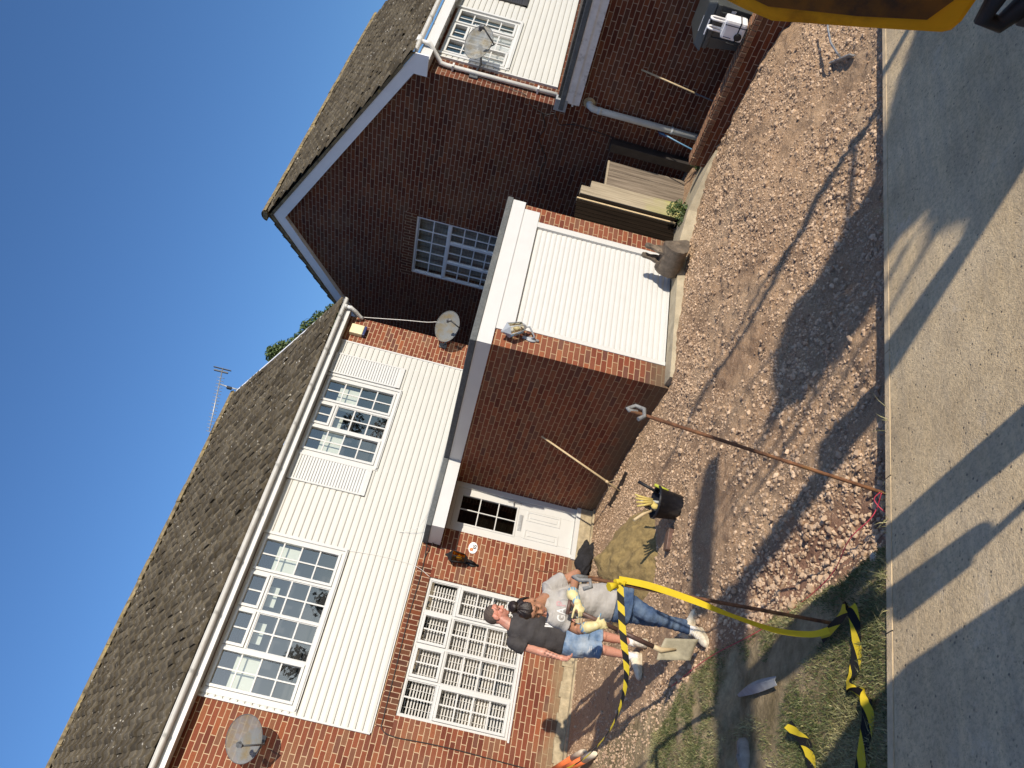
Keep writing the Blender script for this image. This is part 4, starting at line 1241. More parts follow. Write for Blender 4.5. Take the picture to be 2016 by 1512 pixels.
# wall lantern
def lantern(name, loc, label, body_m, glass_m, crooked=0.0):
    t = root(name, loc, label, 'wall lamp')
    x, y, z = loc; cz = z; cy = y - 0.14
    R3 = Matrix.Rotation(crooked, 3, 'Y')
    def T(p): return Vector((x, cy, cz)) + R3 @ Vector(p)
    c = MB()
    hexa = lambda r, zz: [T((r * math.cos(math.pi / 3 * k + .26), r * math.sin(math.pi / 3 * k + .26), zz)) for k in range(6)]
    def frus(r0, z0, r1, z1, mb): 
        a, b2 = hexa(r0, z0), hexa(r1, z1); mb.add(a + b2, [(i, (i + 1) % 6, (i + 1) % 6 + 6, i + 6) for i in range(6)] + [tuple(range(6))[::-1], tuple(range(6, 12))])
    frus(.105, .10, .03, .165, c); frus(.03, .165, .012, .20, c)
    frus(.062, -.115, .072, -.10, c); frus(.03, -.15, .06, -.115, c)
    lo, hi = hexa(.070, -.10), hexa(.098, .10)
    for i in range(6): c.tube([lo[i], hi[i]], .006, 6)
    c.build('cage', M[body_m], t)
    gl = MB(); frus(.064, -.098, .091, .098, gl); gl.build('lamp_glass', M[glass_m], t)
    bu = MB().sphere(T((0, 0, -.02)), .035, 10, 8, (1, 1, 1.4)); bu.build('bulb', M['alarm'], t)
    br = MB(); br.tube([T((0, 0, -.14)), T((0, .02, -.21)), Vector((x, y - .08, z - .27)), Vector((x, y - .01, z - .24))], .013, 8)
    br.tube([Vector((x, y - .012, z - .34)), Vector((x, y - .014, z - .12))], .020, 8); br.sphere((x, y - .01, z - .24), .045, 10, 6, (1, .4, 1.7))
    br.build('wall_arm', M[body_m], t)
    return t
M['amber'] = glass_mat('amber lamp glass', 0.05, (0.55, 0.38, 0.06))
M['clear'] = glass_mat('clear lamp glass', 0.12, (0.9, 0.9, 0.85))
lantern('wall_lantern', (5.03, FY, -0.36), 'black carriage lantern with amber glass by the house number', 'rubber', 'amber')
M['lamp_grey'] = mat('grey painted lantern', (0.36, 0.38, 0.40), .45, .1)
lantern('wall_lantern', (6.66, GY, -0.30), 'broken grey lantern hanging crooked on the garage pier', 'lamp_grey', 'clear', -0.55)
# aerial
t = root('television_aerial', (9.36, 14.6, 4.95), 'television aerial with long row of rods on roof verge', 'aerial')
k_ = 15.0 / 15.0
m = MB(); m.tube([(9.36, 15.0, 4.85), (9.365, 15.0, 5.34), (9.39, 15.0, 5.60)], .017, 8); m.build('mast', M['galv'], t)
A, B_ = Vector((9.82, 15.0, 5.67)), Vector((8.17, 15.0, 5.307))
m = MB(); m.tube([A, B_], .013, 6); m.build('boom', M['galv'], t)
d_ = (B_ - A).normalized(); up_ = Vector((0.22, 0, 0.976))
m = MB()
for i in range(17):
    p = A + (B_ - A) * (0.16 + 0.84 * i / 16); L = 0.085 - 0.001 * i
    m.tube([p - up_ * 0 + Vector((0, 0, -L)), p + Vector((0, 0, L))], .006, 6)
m.build('rods', M['galv'], t)
m = MB(); m.bar(A + Vector((-.02, 0, -.20)), A + Vector((-.02, 0, .20)), .012, .04); m.bar(A + Vector((-.10, 0, -.16)), A + Vector((-.10, 0, .16)), .03, .035); m.build('reflector', M['dish_metal'], t)
m = MB(); m.box(9.32, 9.37, 14.96, 15.03, 5.28, 5.39); m.build('amplifier', M['rubber'], t, bevel=.008)

# cables on the walls
def cable(name, pts, r, m, label, cat='cable', group=None):
    b = MB()
    P_ = [Vector(p) for p in pts]; out = []
    for i in range(len(P_) - 1):
        p0, p1, p2, p3 = P_[max(0, i - 1)], P_[i], P_[i + 1], P_[min(len(P_) - 1, i + 2)]
        for k in range(6):
            s = k / 6
            out.append(0.5 * ((2 * p1) + (p2 - p0) * s + (2 * p0 - 5 * p1 + 4 * p2 - p3) * s * s + (3 * p1 - p0 - 3 * p2 + p3) * s ** 3))
    out.append(P_[-1])
    b.tube(out, r, 6)
    o = b.build(name, M[m]); tag(o, label, cat, group); return o
yc = FY - .012
cable('cable', [(5.24, FY - .05, 0.19), (5.19, yc, 0.16), (4.75, yc, 0.128), (3.98, yc, 0.146), (3.22, yc, 0.139), (2.61, yc, 0.134), (2.43, yc, 0.115), (2.366, yc, -0.06), (2.379, yc, -0.53), (2.38, yc, -1.0), (2.362, yc, -1.5), (2.35, yc, -1.9), (2.34, yc, -2.25)], .0075, 'cable', 'black cable clipped under the cladding and down beside the window')
cable('cable', [(5.22, 11.30, 0.10), (5.17, 11.34, 0.02), (5.20, yc, -.02), (5.23, yc, 0.10), (5.16, yc, 0.17), (5.12, yc, .10), (4.95, yc, .135), (4.74, yc, .12)], .006, 'cable', 'tangle of black cable at the canopy end')
cable('cable', [(4.76, FY - .05, 1.27), (4.785, FY - .043, 1.0), (4.80, FY - .042, 0.70), (4.775, FY - .04, 0.25), (4.67, yc, -0.01)], .0035, 'wire', 'thin white cable from upstairs window down over the cladding')
cable('cable', [(5.25, FY - .043, 0.62), (5.33, 11.2, 0.36), (5.47, 10.95, 0.26), (5.585, 10.72, 0.235)], .004, 'wire', 'loose pale wire end lying over the canopy edge')
cable('cable', [(9.25, 11.33, 2.42), (9.30, 11.30, 2.1), (9.35, 11.22, 1.6), (9.40, 11.18, 1.2), (9.45, 11.15, 0.97), (9.36, 11.13, 0.80)], .006, 'wire', 'white cable from the gutter down to the satellite dish')
G_ = RX - .01
cable('cable', [(11.42, 7.28, 1.22), (11.35, 7.29, 0.7), (11.30, 7.29, 0.40), (G_, 7.42, 0.25), (G_, 7.50, 0.0), (G_, 7.46, -.15), (G_, 7.62, -.28), (G_, 7.55, -.55), (G_, 7.60, -1.2), (G_, 7.65, -2.4)], .006, 'cable', 'black cable looping down the dark gable wall')
cable('cable', [(G_, 7.50, 0.05), (G_, 7.75, -.05), (G_, 8.0, 0.0), (G_, 8.35, -.20), (G_, 8.6, -.16), (G_, 9.2, -.22)], .006, 'cable', 'black cable running back along the dark gable wall')

# ------------------------------------------------------------------ passage: gate, posts, fence panel
yF = 7.90
t = root('gate', (9.6, yF, -2.42), 'dark brown closed board gate beside the garage', 'gate')
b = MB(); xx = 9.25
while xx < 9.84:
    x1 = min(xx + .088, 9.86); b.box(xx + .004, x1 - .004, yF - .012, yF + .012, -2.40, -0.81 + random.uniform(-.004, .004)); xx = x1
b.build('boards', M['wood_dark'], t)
b = MB(); b.box(9.25, 9.86, yF + .014, yF + .05, -2.2, -2.1); b.box(9.25, 9.86, yF + .014, yF + .05, -1.1, -1.0); b.build('rails', M['wood_dark'], t)
b = MB(); b.box(9.845, 9.875, yF - .035, yF + .03, -2.42, -0.80); b.build('stile', M['wood_pale'], t)
t = root('fence_post', (10.03, yF, -2.45), 'tall pale timber post against the dark gate', 'fence post', 'posts in the passage fence')
b = MB(); b.box(9.90, 9.965, yF - .03, yF + .10, -2.5, -0.83); b.build('dark_edge', M['wood_dark'], t)
b = MB(); b.box(9.966, 10.165, yF - .05, yF + .08, -2.55, -0.835); b.build('post', M['wood_post'], t, bevel=.006)
t = tag(MB().box(10.168, 10.345, yF - .04, yF + .06, -2.55, -0.985).build('fence_post', M['wood_post'], None, bevel=.006), 'shorter pale timber post between tall post and grey fence panel', 'fence post', 'posts in the passage fence')
t = root('board_fence', (10.68, yF, -2.6), 'weathered grey upright board panel before the gable wall', 'fence panel')
b = MB(); xx = 10.35
for wd in (.14, .15, .13, .15, .085):
    b.box(xx + .002, xx + wd - .002, yF - .01 + random.uniform(-.004, .004), yF + .014, -2.72, -1.232 + random.uniform(-.006, .006)); xx += wd
b.build('boards', M['wood_grey'], t)
b = MB(); b.box(10.345, 11.01, yF - .018, yF + .03, -1.231, -1.20); b.build('capping', M['wood_post'], t)
t = tag(MB().box(11.06, 11.215, yF - .30, yF - .14, -2.75, -1.16).build('fence_post', M['black_paint'], None, bevel=.01), 'black stained post fixed against the gable wall', 'fence post', 'posts in the passage fence')
def leaves(n, centers, radii, size, seed=0, flat=0.5):
    rg = np.random.default_rng(seed)
    c = np.array(centers, float); r = np.array(radii, float)
    if r.ndim == 1: r = np.repeat(r[:, None], 3, 1)
    wts = r.prod(1) ** 0.7; wts /= wts.sum()
    k = rg.choice(len(c), n, p=wts)
    d = rg.normal(size=(n, 3)); d /= np.linalg.norm(d, axis=1)[:, None]
    rad = rg.random(n) ** 0.45
    p = c[k] + d * rad[:, None] * r[k]
    nrm = d + rg.normal(size=(n, 3)) * 0.8; nrm[:, 2] += flat; nrm /= np.linalg.norm(nrm, axis=1)[:, None]
    a = rg.normal(size=(n, 3)); a -= nrm * (a * nrm).sum(1)[:, None]; a /= np.linalg.norm(a, axis=1)[:, None]
    b = np.cross(nrm, a)
    s = size * rg.uniform(0.6, 1.35, n)[:, None]
    tip = p + a * s; base = p - a * s * 0.9; l = p + b * s * 0.48 + nrm * s * .12; rr = p - b * s * 0.48 + nrm * s * .12
    V = np.stack([base, l, tip, rr], 1)
    F = np.arange(n)[:, None] * 4
    F = np.concatenate([F + np.array([[0, 3, 2]]), F + np.array([[0, 2, 1]])])
    tint = np.clip(rg.normal(0.45, 0.25, n), 0, 1)
    return V.reshape(-1, 3), F, np.repeat(tint, 4)
t = root('weed_plant', (9.62, 7.62, -2.48), 'leafy green weed growing at foot of the pale posts', 'plant', 'weeds in the passage')
V, F, T_ = leaves(420, [(9.55, 7.52, -2.40), (9.80, 7.58, -2.28), (9.75, 7.50, -2.44), (9.95, 7.60, -2.36)], [(.13, .10, .08), (.14, .10, .12), (.15, .10, .07), (.10, .1, .08)], .030, 3)
np_mesh('leaves', V, F, M['leaf'], t, T_)
b = MB()
for p in ((9.55, 7.52, -2.36), (9.80, 7.58, -2.2), (9.75, 7.50, -2.4), (9.95, 7.6, -2.3)): b.tube([(9.70, 7.56, -2.56), ((p[0] + 9.7) / 2, 7.55, -2.44), p], .004, 5)
b.build('stem', M['leaf'], t)
t = root('weed_plant', (10.72, 7.35, -2.62), 'small green weed at end of the brick planter wall', 'plant', 'weeds in the passage')
V, F, T_ = leaves(140, [(10.68, 7.32, -2.55), (10.8, 7.36, -2.52)], [(.10, .09, .07), (.09, .08, .09)], .032, 4)
np_mesh('leaves', V, F, M['leaf'], t, T_)
b = MB()
for p in ((10.68, 7.32, -2.5), (10.8, 7.36, -2.46)): b.tube([(10.73, 7.35, -2.7), p], .004, 5)
b.build('stem', M['leaf'], t)

# ------------------------------------------------------------------ low brick wall on the right
t = root('garden_wall', (10.3, 5.0, -2.7), 'low brick garden wall with bricks on edge on top', 'wall')
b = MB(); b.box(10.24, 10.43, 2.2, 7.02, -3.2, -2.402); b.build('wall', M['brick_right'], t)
b = MB(); yy = 2.2; k = 0
while yy < 6.96:
    o_ = random.uniform(-.006, .006); hz = random.uniform(-.005, .005)
    b.box(10.225 + o_, 10.44 + o_, yy + .004, yy + .070, -2.400, -2.298 + hz); yy += .0755
cop = b.build('coping', brick_mat('coping brick', [(0, (0.20, 0.095, 0.055)), (.5, (0.30, 0.15, 0.085)), (1, (0.24, 0.12, 0.07))], MORTAR), t, bevel=.006)
b = MB(); b.box(10.24, 10.425, 2.2, 7.0, -2.4005, -2.312); b.build('mortar_bed', M['concrete'], t)
# wheelie bin
t = root('wheelie_bin', (10.9, 5.1, -2.6), 'dark grey wheelie bin behind the low garden wall', 'bin')
b = MB()
def ringbox(x0, x1, y0, y1, z): return [(x0, y0, z), (x1, y0, z), (x1, y1, z), (x0, y1, z)]
lo, hi = ringbox(10.66, 11.14, 4.86, 5.34, -2.66), ringbox(10.60, 11.20, 4.80, 5.42, -1.86)
b.add(lo + hi, [(0, 3, 2, 1), (4, 5, 6, 7)] + [(i, (i + 1) % 4, (i + 1) % 4 + 4, i + 4) for i in range(4)])
for yy in (4.90, 5.02, 5.14, 5.26): b.bar((10.62, yy, -2.3), (10.598, yy, -1.9), .02, .025)
b.box(10.575, 10.60, 4.80, 5.42, -1.93, -1.865)
b.build('body', M['bin_plastic'], t, bevel=.015)
b = MB(); a = [(10.555, 4.76, -1.855), (11.23, 4.76, -1.80), (11.23, 5.48, -1.80), (10.555, 5.48, -1.855)]; c2 = [(10.62, 4.82, -1.745), (11.2, 4.82, -1.70), (11.2, 5.42, -1.70), (10.62, 5.42, -1.745)]
b.add(a + c2, [(0, 3, 2, 1), (4, 5, 6, 7)] + [(i, (i + 1) % 4, (i + 1) % 4 + 4, i + 4) for i in range(4)])
b.build('lid', M['bin_plastic'], t, bevel=.02)
b = MB()
for yy in (4.86, 5.34): b.tube([(11.14, yy - .03, -2.60), (11.14, yy + .03, -2.60)], .11, 16)
b.build('wheels', M['rubber'], t)
b = MB(); b.obox((10.62, 4.90, -2.06), (.004, 0, -.0), (0, .05, 0), (0, 0, .075)); lb_ = b.build('sticker', M['white_plastic'], t)
b = MB(); b.obox((10.60, 5.12, -1.79), (.03, 0, .045), (0, .11, 0), (-.003, 0, .002)); b.build('lid_sticker', M['white_plastic'], t)
# small white appliance on the wall
t = root('white_appliance', (10.33, 4.93, -2.3), 'small white plastic machine with handles and black dial on the garden wall', 'appliance')
b = MB(); b.box(10.24, 10.44, 4.80, 5.06, -2.275, -1.98); b.build('case', M['white_plastic'], t, bevel=.035)
b = MB(); b.box(10.236, 10.444, 4.795, 5.065, -2.19, -2.175); b.box(10.235, 10.445, 4.86, 4.868, -2.27, -1.99); b.build('seam', M['black_cloth'], t)
b = MB(); b.tube([(10.238, 4.985, -2.20), (10.222, 4.985, -2.20)], .050, 20); b.tube([(10.224, 4.985, -2.20), (10.212, 4.985, -2.20)], .036, 20); b.build('dial', M['rubber'], t)
b = MB()
for yy in (4.87, 5.0): b.tube([(10.30, yy, -2.0), (10.30, yy, -1.83), (10.32, yy, -1.80), (10.36, yy, -1.80), (10.38, yy, -1.83), (10.38, yy, -2.0)], .016, 8)
b.build('handles', M['white_plastic'], t)
b = MB(); b.tube([(10.225, 4.78, -2.285), (10.225, 5.09, -2.285), (10.225, 5.09, -2.12), (10.225, 5.085, -2.08)], .007, 6); b.build('wire_frame', M['rubber'], t)
b = MB(); b.box(10.234, 10.237, 5.02, 5.028, -2.12, -2.02); b.build('slot', M['navy'], t)
# broom, blue pole
t = root('broom', (10.78, 6.25, -2.6), 'broom with tan handle and blue head leaning on the gable wall', 'broom')
a, c_ = Vector((11.21, 6.31, -1.252)), Vector((10.68, 6.20, -2.39))
b = MB(); b.tube([a, a + (c_ - a) * .73], .013, 8); b.build('handle', M['wood_pale'], t)
b = MB(); b.tube([a + (c_ - a) * .72, c_], .011, 8); b.build('lower_handle', M['dish_metal'], t)
b = MB(); b.obox(c_ + Vector((0, 0, -.02)), (.03, 0, 0), (0, .15, 0), (0, 0, .022)); b.build('head', M['blue_paint'], t, bevel=.006)
b = MB(); b.obox(c_ + Vector((0, 0, -.08)), (.026, 0, 0), (0, .145, 0), (0, 0, .04)); b.build('bristles', M['blue_paint'], t)
t = root('blue_pole', (10.9, 7.19, -2.45), 'faded blue pole with dark hook leaning beside the waste pipe', 'pole')
b = MB(); b.tube([(11.19, 7.26, -1.86), (11.14, 7.245, -1.98), (11.05, 7.24, -2.16), (10.88, 7.235, -2.56)], .012, 8); b.build('shaft', M['blue_pale'], t)
b = MB(); b.tube([(11.21, 7.23, -1.83), (11.17, 7.29, -1.88), (11.12, 7.26, -1.98), (11.17, 7.23, -1.93), (11.21, 7.23, -1.83)], .010, 6); b.build('hook', M['navy'], t)

# ------------------------------------------------------------------ tools and rubbish on the ground
# excavator bucket by the garage door
t = root('digger_bucket', (8.45, 7.30, -2.42), 'rusty brown digger bucket with pin lugs standing before the garage door', 'digger bucket')
bx, by, bz = 8.46, 7.34, -2.40
ax_ = Vector((0.17, -0.985, 0)).normalized(); bd = Vector((-0.985, -0.17, 0)).normalized()
def BP(a, b2, z): return Vector((bx, by, bz)) + ax_ * a * 1.08 + bd * b2 * 1.08 + Vector((0, 0, z * 1.08))
prof = [(0.02, 0.33), (0.09, 0.315), (0.15, 0.275), (0.19, 0.21), (0.205, 0.14), (0.19, 0.075), (0.14, 0.025), (0.06, 0.0), (-0.04, -0.01), (-0.14, -0.012)]
Wd = 0.19
sh = MB(); k = len(prof)
vs = [BP(-Wd, q, z) for q, z in prof] + [BP(Wd, q, z) for q, z in prof] + [BP(-Wd, q - .018, z - .006) for q, z in prof] + [BP(Wd, q - .018, z - .006) for q, z in prof]
fs = []
for i in range(k - 1): fs += [(i, i + 1, k + i + 1, k + i), (2 * k + i, 3 * k + i, 3 * k + i + 1, 2 * k + i + 1)]
sh.add(vs, fs, True); sh.build('shell', M['steel_worn'], t)
for sgn in (-1, 1):
    s = MB()
    pp = prof + [(-0.16, 0.03), (-0.06, 0.20), (0.0, 0.32)]
    s.prism([BP(sgn * Wd, q, z) for q, z in pp], ax_ * (0.014 * sgn)); s.build('side_plate', M['steel_worn'], t)
    e = MB()
    a0 = sgn * 0.075
    out = [(-.06, .28), (.12, .30), (.105, .37), (.065, .42), (.055, .47), (.05, .525), (.01, .55), (-.035, .535), (-.05, .49), (-.03, .43), (-.055, .36)]
    e.prism([BP(a0 - .017, q, z) for q, z in out], ax_ * .034)
    for (q, z) in ((0.005, .505), (.055, .365)):
        e.tube([BP(a0 - .022, q, z), BP(a0 + .022, q, z)], .030, 14)
        e.tube([BP(a0 - .0235, q, z), BP(a0 + .0235, q, z)], .015, 10)
    e.build('lug', M['steel_worn'], t)
s = MB(); s.obox(BP(0, -.15, -.006), ax_ * Wd, bd * .035, Vector((0, 0, .010))); s.build('cutting_edge', M['steel_worn'], t)
# spreader rake leaning on the garage side wall
t = root('rake', (5.95, 9.7, -2.44), 'wooden spreader rake with braced head leaning on the garage side wall', 'rake')
hc = Vector((5.94, 9.70, -2.405)); tip = Vector((6.415, 9.51, -1.10))
j = hc + (tip - hc) * .16
b = MB(); b.tube([hc, tip], [.017, .014], 10); b.build('handle', M['wood_pale'], t)
hd = Vector((-0.13, 0.99, 0)).normalized()
b = MB(); b.obox(hc + Vector((0, 0, -.01)), hd * .42, Vector((.02, 0, .07)), Vector((.008, .001, -.003))); b.build('blade', mat('dark aluminium', (0.06, 0.055, 0.05), .5, .2, 10, metal=.5), t)
b = MB()
for s_ in (-1, 1): b.tube([hc + hd * .33 * s_ + Vector((.005, 0, .02)), j], .006, 6)
b.tube([j + (tip - hc).normalized() * -.02, j + (tip - hc).normalized() * .03], .021, 8)
b.build('braces', M['wood_pale'], t)
# black bag / jacket
bg_ = MB(); bm = bmesh.new(); bmesh.ops.create_icosphere(bm, subdivisions=4, radius=1)
for v in bm.verts:
    p = v.co.copy(); 
    w_ = 1 + 0.28 * math.sin(p.x * 5 + p.y * 3) * math.cos(p.z * 4 + p.x * 2) + 0.10 * math.sin(p.x * 13 + p.z * 11) + .05 * math.sin(p.y * 23 + p.x * 17)
    v.co = Vector((p.x * .30 * w_, p.y * .17 * w_, max(-.5, p.z) * .16 * w_))
me = bpy.data.meshes.new('black_jacket'); bm.to_mesh(me); bm.free()
for pl_ in me.polygons: pl_.use_smooth = True
me.transform(Matrix.Translation((5.42, 11.12, gz(5.4, 11.1) + .06)) @ Matrix.Rotation(.2, 4, 'Z'))
me.materials.append(M['black_cloth']); o = link(bpy.data.objects.new('black_jacket', me)); tag(o, 'crumpled black jacket dumped below the front door', 'jacket')
# heap of sand
hx, hy = np.meshgrid(np.linspace(-1, 1, 90), np.linspace(-1, 1, 90))
r_ = np.sqrt(hx ** 2 + hy ** 2)
ang_ = np.arctan2(hy, hx)
rad_ = 1 + 0.10 * np.sin(2 * ang_ + .6) + 0.06 * np.sin(5 * ang_)
hh = np.clip(1 - r_ / rad_, 0, 1) ; hh = hh ** 0.82 * 0.50 * (1 + .10 * (vnoise(hx * 3, hy * 3, 71) - .5)) + (vnoise(hx * 9, hy * 9, 72) - .5) * .05 * (hh > 0.02) + (vnoise(hx * 28, hy * 28, 73) - .5) * .022 * (hh > .02)
sx_, sy_ = 4.30 + hx * 0.72, 8.72 + hy * 1.05
zz_ = ground_z(sx_, sy_) - 0.02 + hh
ii = np.arange(8100).reshape(90, 90)
F = np.stack([ii[:-1, :-1], ii[:-1, 1:], ii[1:, 1:], ii[1:, :-1]], -1).reshape(-1, 4)
keepf = (hh[:-1, :-1] + hh[1:, 1:]).reshape(-1) > 0.004
sm_ = mat('damp building sand', (0.255, 0.180, 0.070), .97, .25, 18, 1.0, bscale=45, dirt=(0.20, 0.14, 0.06), dirt_amt=.5, dirt_scale=9)
o = np_mesh('sand_heap', np.stack([sx_, sy_, zz_], -1).reshape(-1, 3), F[keepf], sm_, smooth=True)
tag(o, 'heap of yellow sand behind the black bucket', 'sand heap')
# bucket with tools
def lathe(mb, c, prof, n=28):
    vs = []; c = Vector(c)
    for r, z in prof: vs += [c + Vector((r * math.cos(2 * math.pi * k / n), r * math.sin(2 * math.pi * k / n), z)) for k in range(n)]
    fs = []
    for i in range(len(prof) - 1):
        for k in range(n):
            k2 = (k + 1) % n
            fs.append((i * n + k, i * n + k2, (i + 1) * n + k2, (i + 1) * n + k))
    mb.add(vs, fs, True)
bc = (4.27, 7.02, gz(4.27, 7.02) - .005)
t = root('tool_bucket', bc, 'black plastic bucket full of hand tools in front of sand', 'bucket')
b = MB(); lathe(b, bc, [(0.0, 0.004), (.125, .004), (.13, .01), (.165, .262), (.178, .264), (.182, .29), (.172, .292), (.160, .27), (.126, .02), (0, .02)]); b.build('body', M['black_plastic'], t)
b = MB(); b.tube([Vector(bc) + Vector((.18 * math.cos(a), .18 * math.sin(a) , .27 - .05 * math.sin(a) ** 2)) for a in np.linspace(math.pi * .05, math.pi * .95, 14)][::-1], .004, 6); b.build('handle', M['galv'], t)
def tool(name, label, cat, parts):
    tt = root(name, (bc[0], bc[1], bc[2] + .05), label, cat)
    for nm, fn, m_name in parts:
        mb = MB(); fn(mb); mb.build(nm, M[m_name], tt)
    return tt
Bc = Vector(bc)
tool('hammer', 'hammer with black grip sticking out of the bucket', 'hammer', [('grip', lambda q: q.tube([Bc + Vector((.13, .02, .24)), Bc + Vector((.23, .05, .47))], [.014, .019], 10), 'rubber'), ('head', lambda q: q.tube([Bc + Vector((.03, -.06, .10)), Bc + Vector((.10, .02, .14))], .02, 10), 'galv'), ('shaft', lambda q: q.tube([Bc + Vector((.07, -.01, .10)), Bc + Vector((.14, .02, .26))], .011, 8), 'galv')])
tool('trowel', 'trowel with wooden handle leaning out of the bucket left side', 'trowel', [('handle', lambda q: q.tube([Bc + Vector((-.10, .0, .30)), Bc + Vector((-.17, .02, .40)), Bc + Vector((-.26, .03, .49))], [.014, .019, .016], 10), 'wood_pale'), ('blade', lambda q: q.obox(Bc + Vector((-.02, 0, .16)), Vector((.06, .0, -.10)), Vector((0, .05, 0)), Vector((.002, 0, .002))), 'steel_worn')])
M['glove_yellow'] = mat('yellow knitted glove', (0.56, 0.43, 0.13), .9, .1, 30, .3)
M['glove_blue'] = mat('blue rubber coating', (0.20, 0.36, 0.52), .6, .15, 15, .2)
tool('work_gloves', 'dirty yellow work gloves draped over the bucket rim', 'gloves', [('glove', lambda q: [q.sphere(Bc + Vector((-.10 + .03 * k, -.08 + .01 * k, .31 + .03 * k)), .032, 10, 6, (1.2, .8, 1.3)) for k in range(3)] + [q.tube([Bc + Vector((-.08 + .015 * k, -.09, .34)), Bc + Vector((-.13 + .03 * k, -.10, .43 + .02 * k)), Bc + Vector((-.15 + .045 * k, -.08, .50 + .01 * k))], [.013, .013, .009], 8) for k in range(4)], 'glove_yellow')])
tool('lump_hammer', 'club hammer with brown handle standing in the bucket middle', 'hammer', [('handle', lambda q: q.tube([Bc + Vector((-.02, .03, .12)), Bc + Vector((-.03, .02, .36))], .017, 8), 'wood_brown'), ('head', lambda q: q.obox(Bc + Vector((-.03, .02, .37)), Vector((.055, .01, .01)), Vector((0, .024, 0)), Vector((0, 0, .024))), 'steel_worn')])
M['lime'] = mat('lime green grip', (0.45, 0.48, 0.05), .5, .1)
tool('hand_tool', 'short lime green tool handle at bucket right side', 'hand tool', [('grip', lambda q: q.tube([Bc + Vector((.11, -.10, .18)), Bc + Vector((.15, -.09, .33))], .017, 10), 'lime'), ('shaft', lambda q: q.tube([Bc + Vector((.08, -.09, .05)), Bc + Vector((.115, -.095, .19))], .007, 8), 'galv')])
tool('hose_offcut', 'pale grey pipe end poking from the bucket', 'pipe', [('pipe', lambda q: q.tube([Bc + Vector((.05, .05, .10)), Bc + Vector((.02, .05, .36)), Bc + Vector((.0, .06, .42))], .016, 10), 'pipe')])
b = MB(); b.obox((4.02, 7.30, gz(4.0, 7.3) + .03), (.11, -.03, 0), (.015, .055, 0), (0, 0, .028)); tag(b.build('wood_block', M['wood_brown'], None, bevel=.004), 'brown block lying on the ground left of the bucket', 'block')

# road pins with pig-tail tops
def pin(name, base, top, hook, label, r=.011):
    t = root(name, base, label, 'road pin', 'iron road pins')
    b = MB(); b.tube([Vector(base) + (Vector(base) - Vector(top)).normalized() * .12, base, top], r, 10); b.build('shaft', M['rust'], t)
    b = MB(); b.tube(hook, r * 1.15, 10); b.build('hook', M['pin_grey'], t)
    return t
p1 = Vector((2.665, 3.66, -2.495)); q1 = Vector((2.80, 3.66, -0.915))
pin('road_pin', p1, q1, [q1 + Vector((.004, 0, -.05)), q1, q1 + Vector((.012, 0, .012)), q1 + Vector((.045, 0, -.035)), q1 + Vector((.02, -.02, -.085)), q1 + Vector((-.04, -.03, -.085)), q1 + Vector((-.07, -.03, -.05))], 'rusty iron road pin standing at pavement edge with hooked top', .0115)
p2 = Vector((2.075, 4.295, gz(2.075, 4.295))); q2 = Vector((1.985, 4.30, -0.86))
pin('road_pin', p2, q2, [q2 + Vector((.004, 0, -.06)), q2, q2 + Vector((-.012, 0, .025)), q2 + Vector((-.03, -.02, -.01)), q2 + Vector((-.02, -.03, -.07)), q2 + Vector((-.055, -.02, -.085)), q2 + Vector((-.075, -.01, -.04))], 'rusty iron road pin in the lawn with barrier tape tied on', .0115)
p3 = Vector((4.30, 8.95, -2.2)); q3 = Vector((3.965, 8.70, -1.255))
p3 = Vector((4.10, 8.70, -2.235))
t = root('road_pin', p3, 'thin iron pin standing in the sand heap behind the woman', 'road pin', 'iron road pins')
b = MB(); b.tube([p3 + Vector((.01, 0, -.2)), p3, q3], .006, 8); b.build('shaft', M['rust'], t)
b = MB(); b.tube([q3 + Vector((0, 0, -.02)), q3 + Vector((.02, 0, .03)), q3 + Vector((.03, 0, -.02)), q3 + Vector((-.03, 0, .0))], .006, 6); b.build('hook', M['rust'], t)

# barrier tape
def tape(name, pts, wv, label, width=.05, group='lengths of barrier tape', mat_='tape', nseg=10, stripe=1.0):
    """ribbon through pts; wv = direction of the tape's width at each point"""
    P_ = [Vector(p) for p in pts]; W_ = [Vector(w).normalized() for w in wv]; out = []; wid = []
    while len(W_) < len(P_): W_.append(W_[-1])
    for i in range(len(P_) - 1):
        p0, p1_, p2_, p3_ = P_[max(0, i - 1)], P_[i], P_[i + 1], P_[min(len(P_) - 1, i + 2)]
        for k in range(nseg):
            s = k / nseg
            out.append(0.5 * ((2 * p1_) + (p2_ - p0) * s + (2 * p0 - 5 * p1_ + 4 * p2_ - p3_) * s * s + (3 * p1_ - p0 - 3 * p2_ + p3_) * s ** 3)); wid.append((W_[i] * (1 - s) + W_[i + 1] * s).normalized())
    out.append(P_[-1]); wid.append(W_[-1])
    b = MB(); vs = []; uvs = []; L = 0
    for i, p in enumerate(out):
        d = (out[min(i + 1, len(out) - 1)] - out[max(i - 1, 0)]).normalized()
        w = (wid[i] - d * wid[i].dot(d)).normalized()
        nn = d.cross(w)
        if i: L += (p - out[i - 1]).length
        for q in (-.5, 0, .5):
            vs.append(p + w * width * q + nn * (.003 if q == 0 else 0)); uvs.append((L * stripe, q * width))
    fs = []
    for i in range(len(out) - 1):
        for k in range(2): fs.append((i * 3 + k, i * 3 + k + 1, i * 3 + k + 4, i * 3 + k + 3))
    b.add(vs, fs, True); b.uv = uvs
    o = b.build(name, M[mat_], None); tag(o, label, 'barrier tape', group); return o
tie = Vector((1.995, 4.29, -1.115))
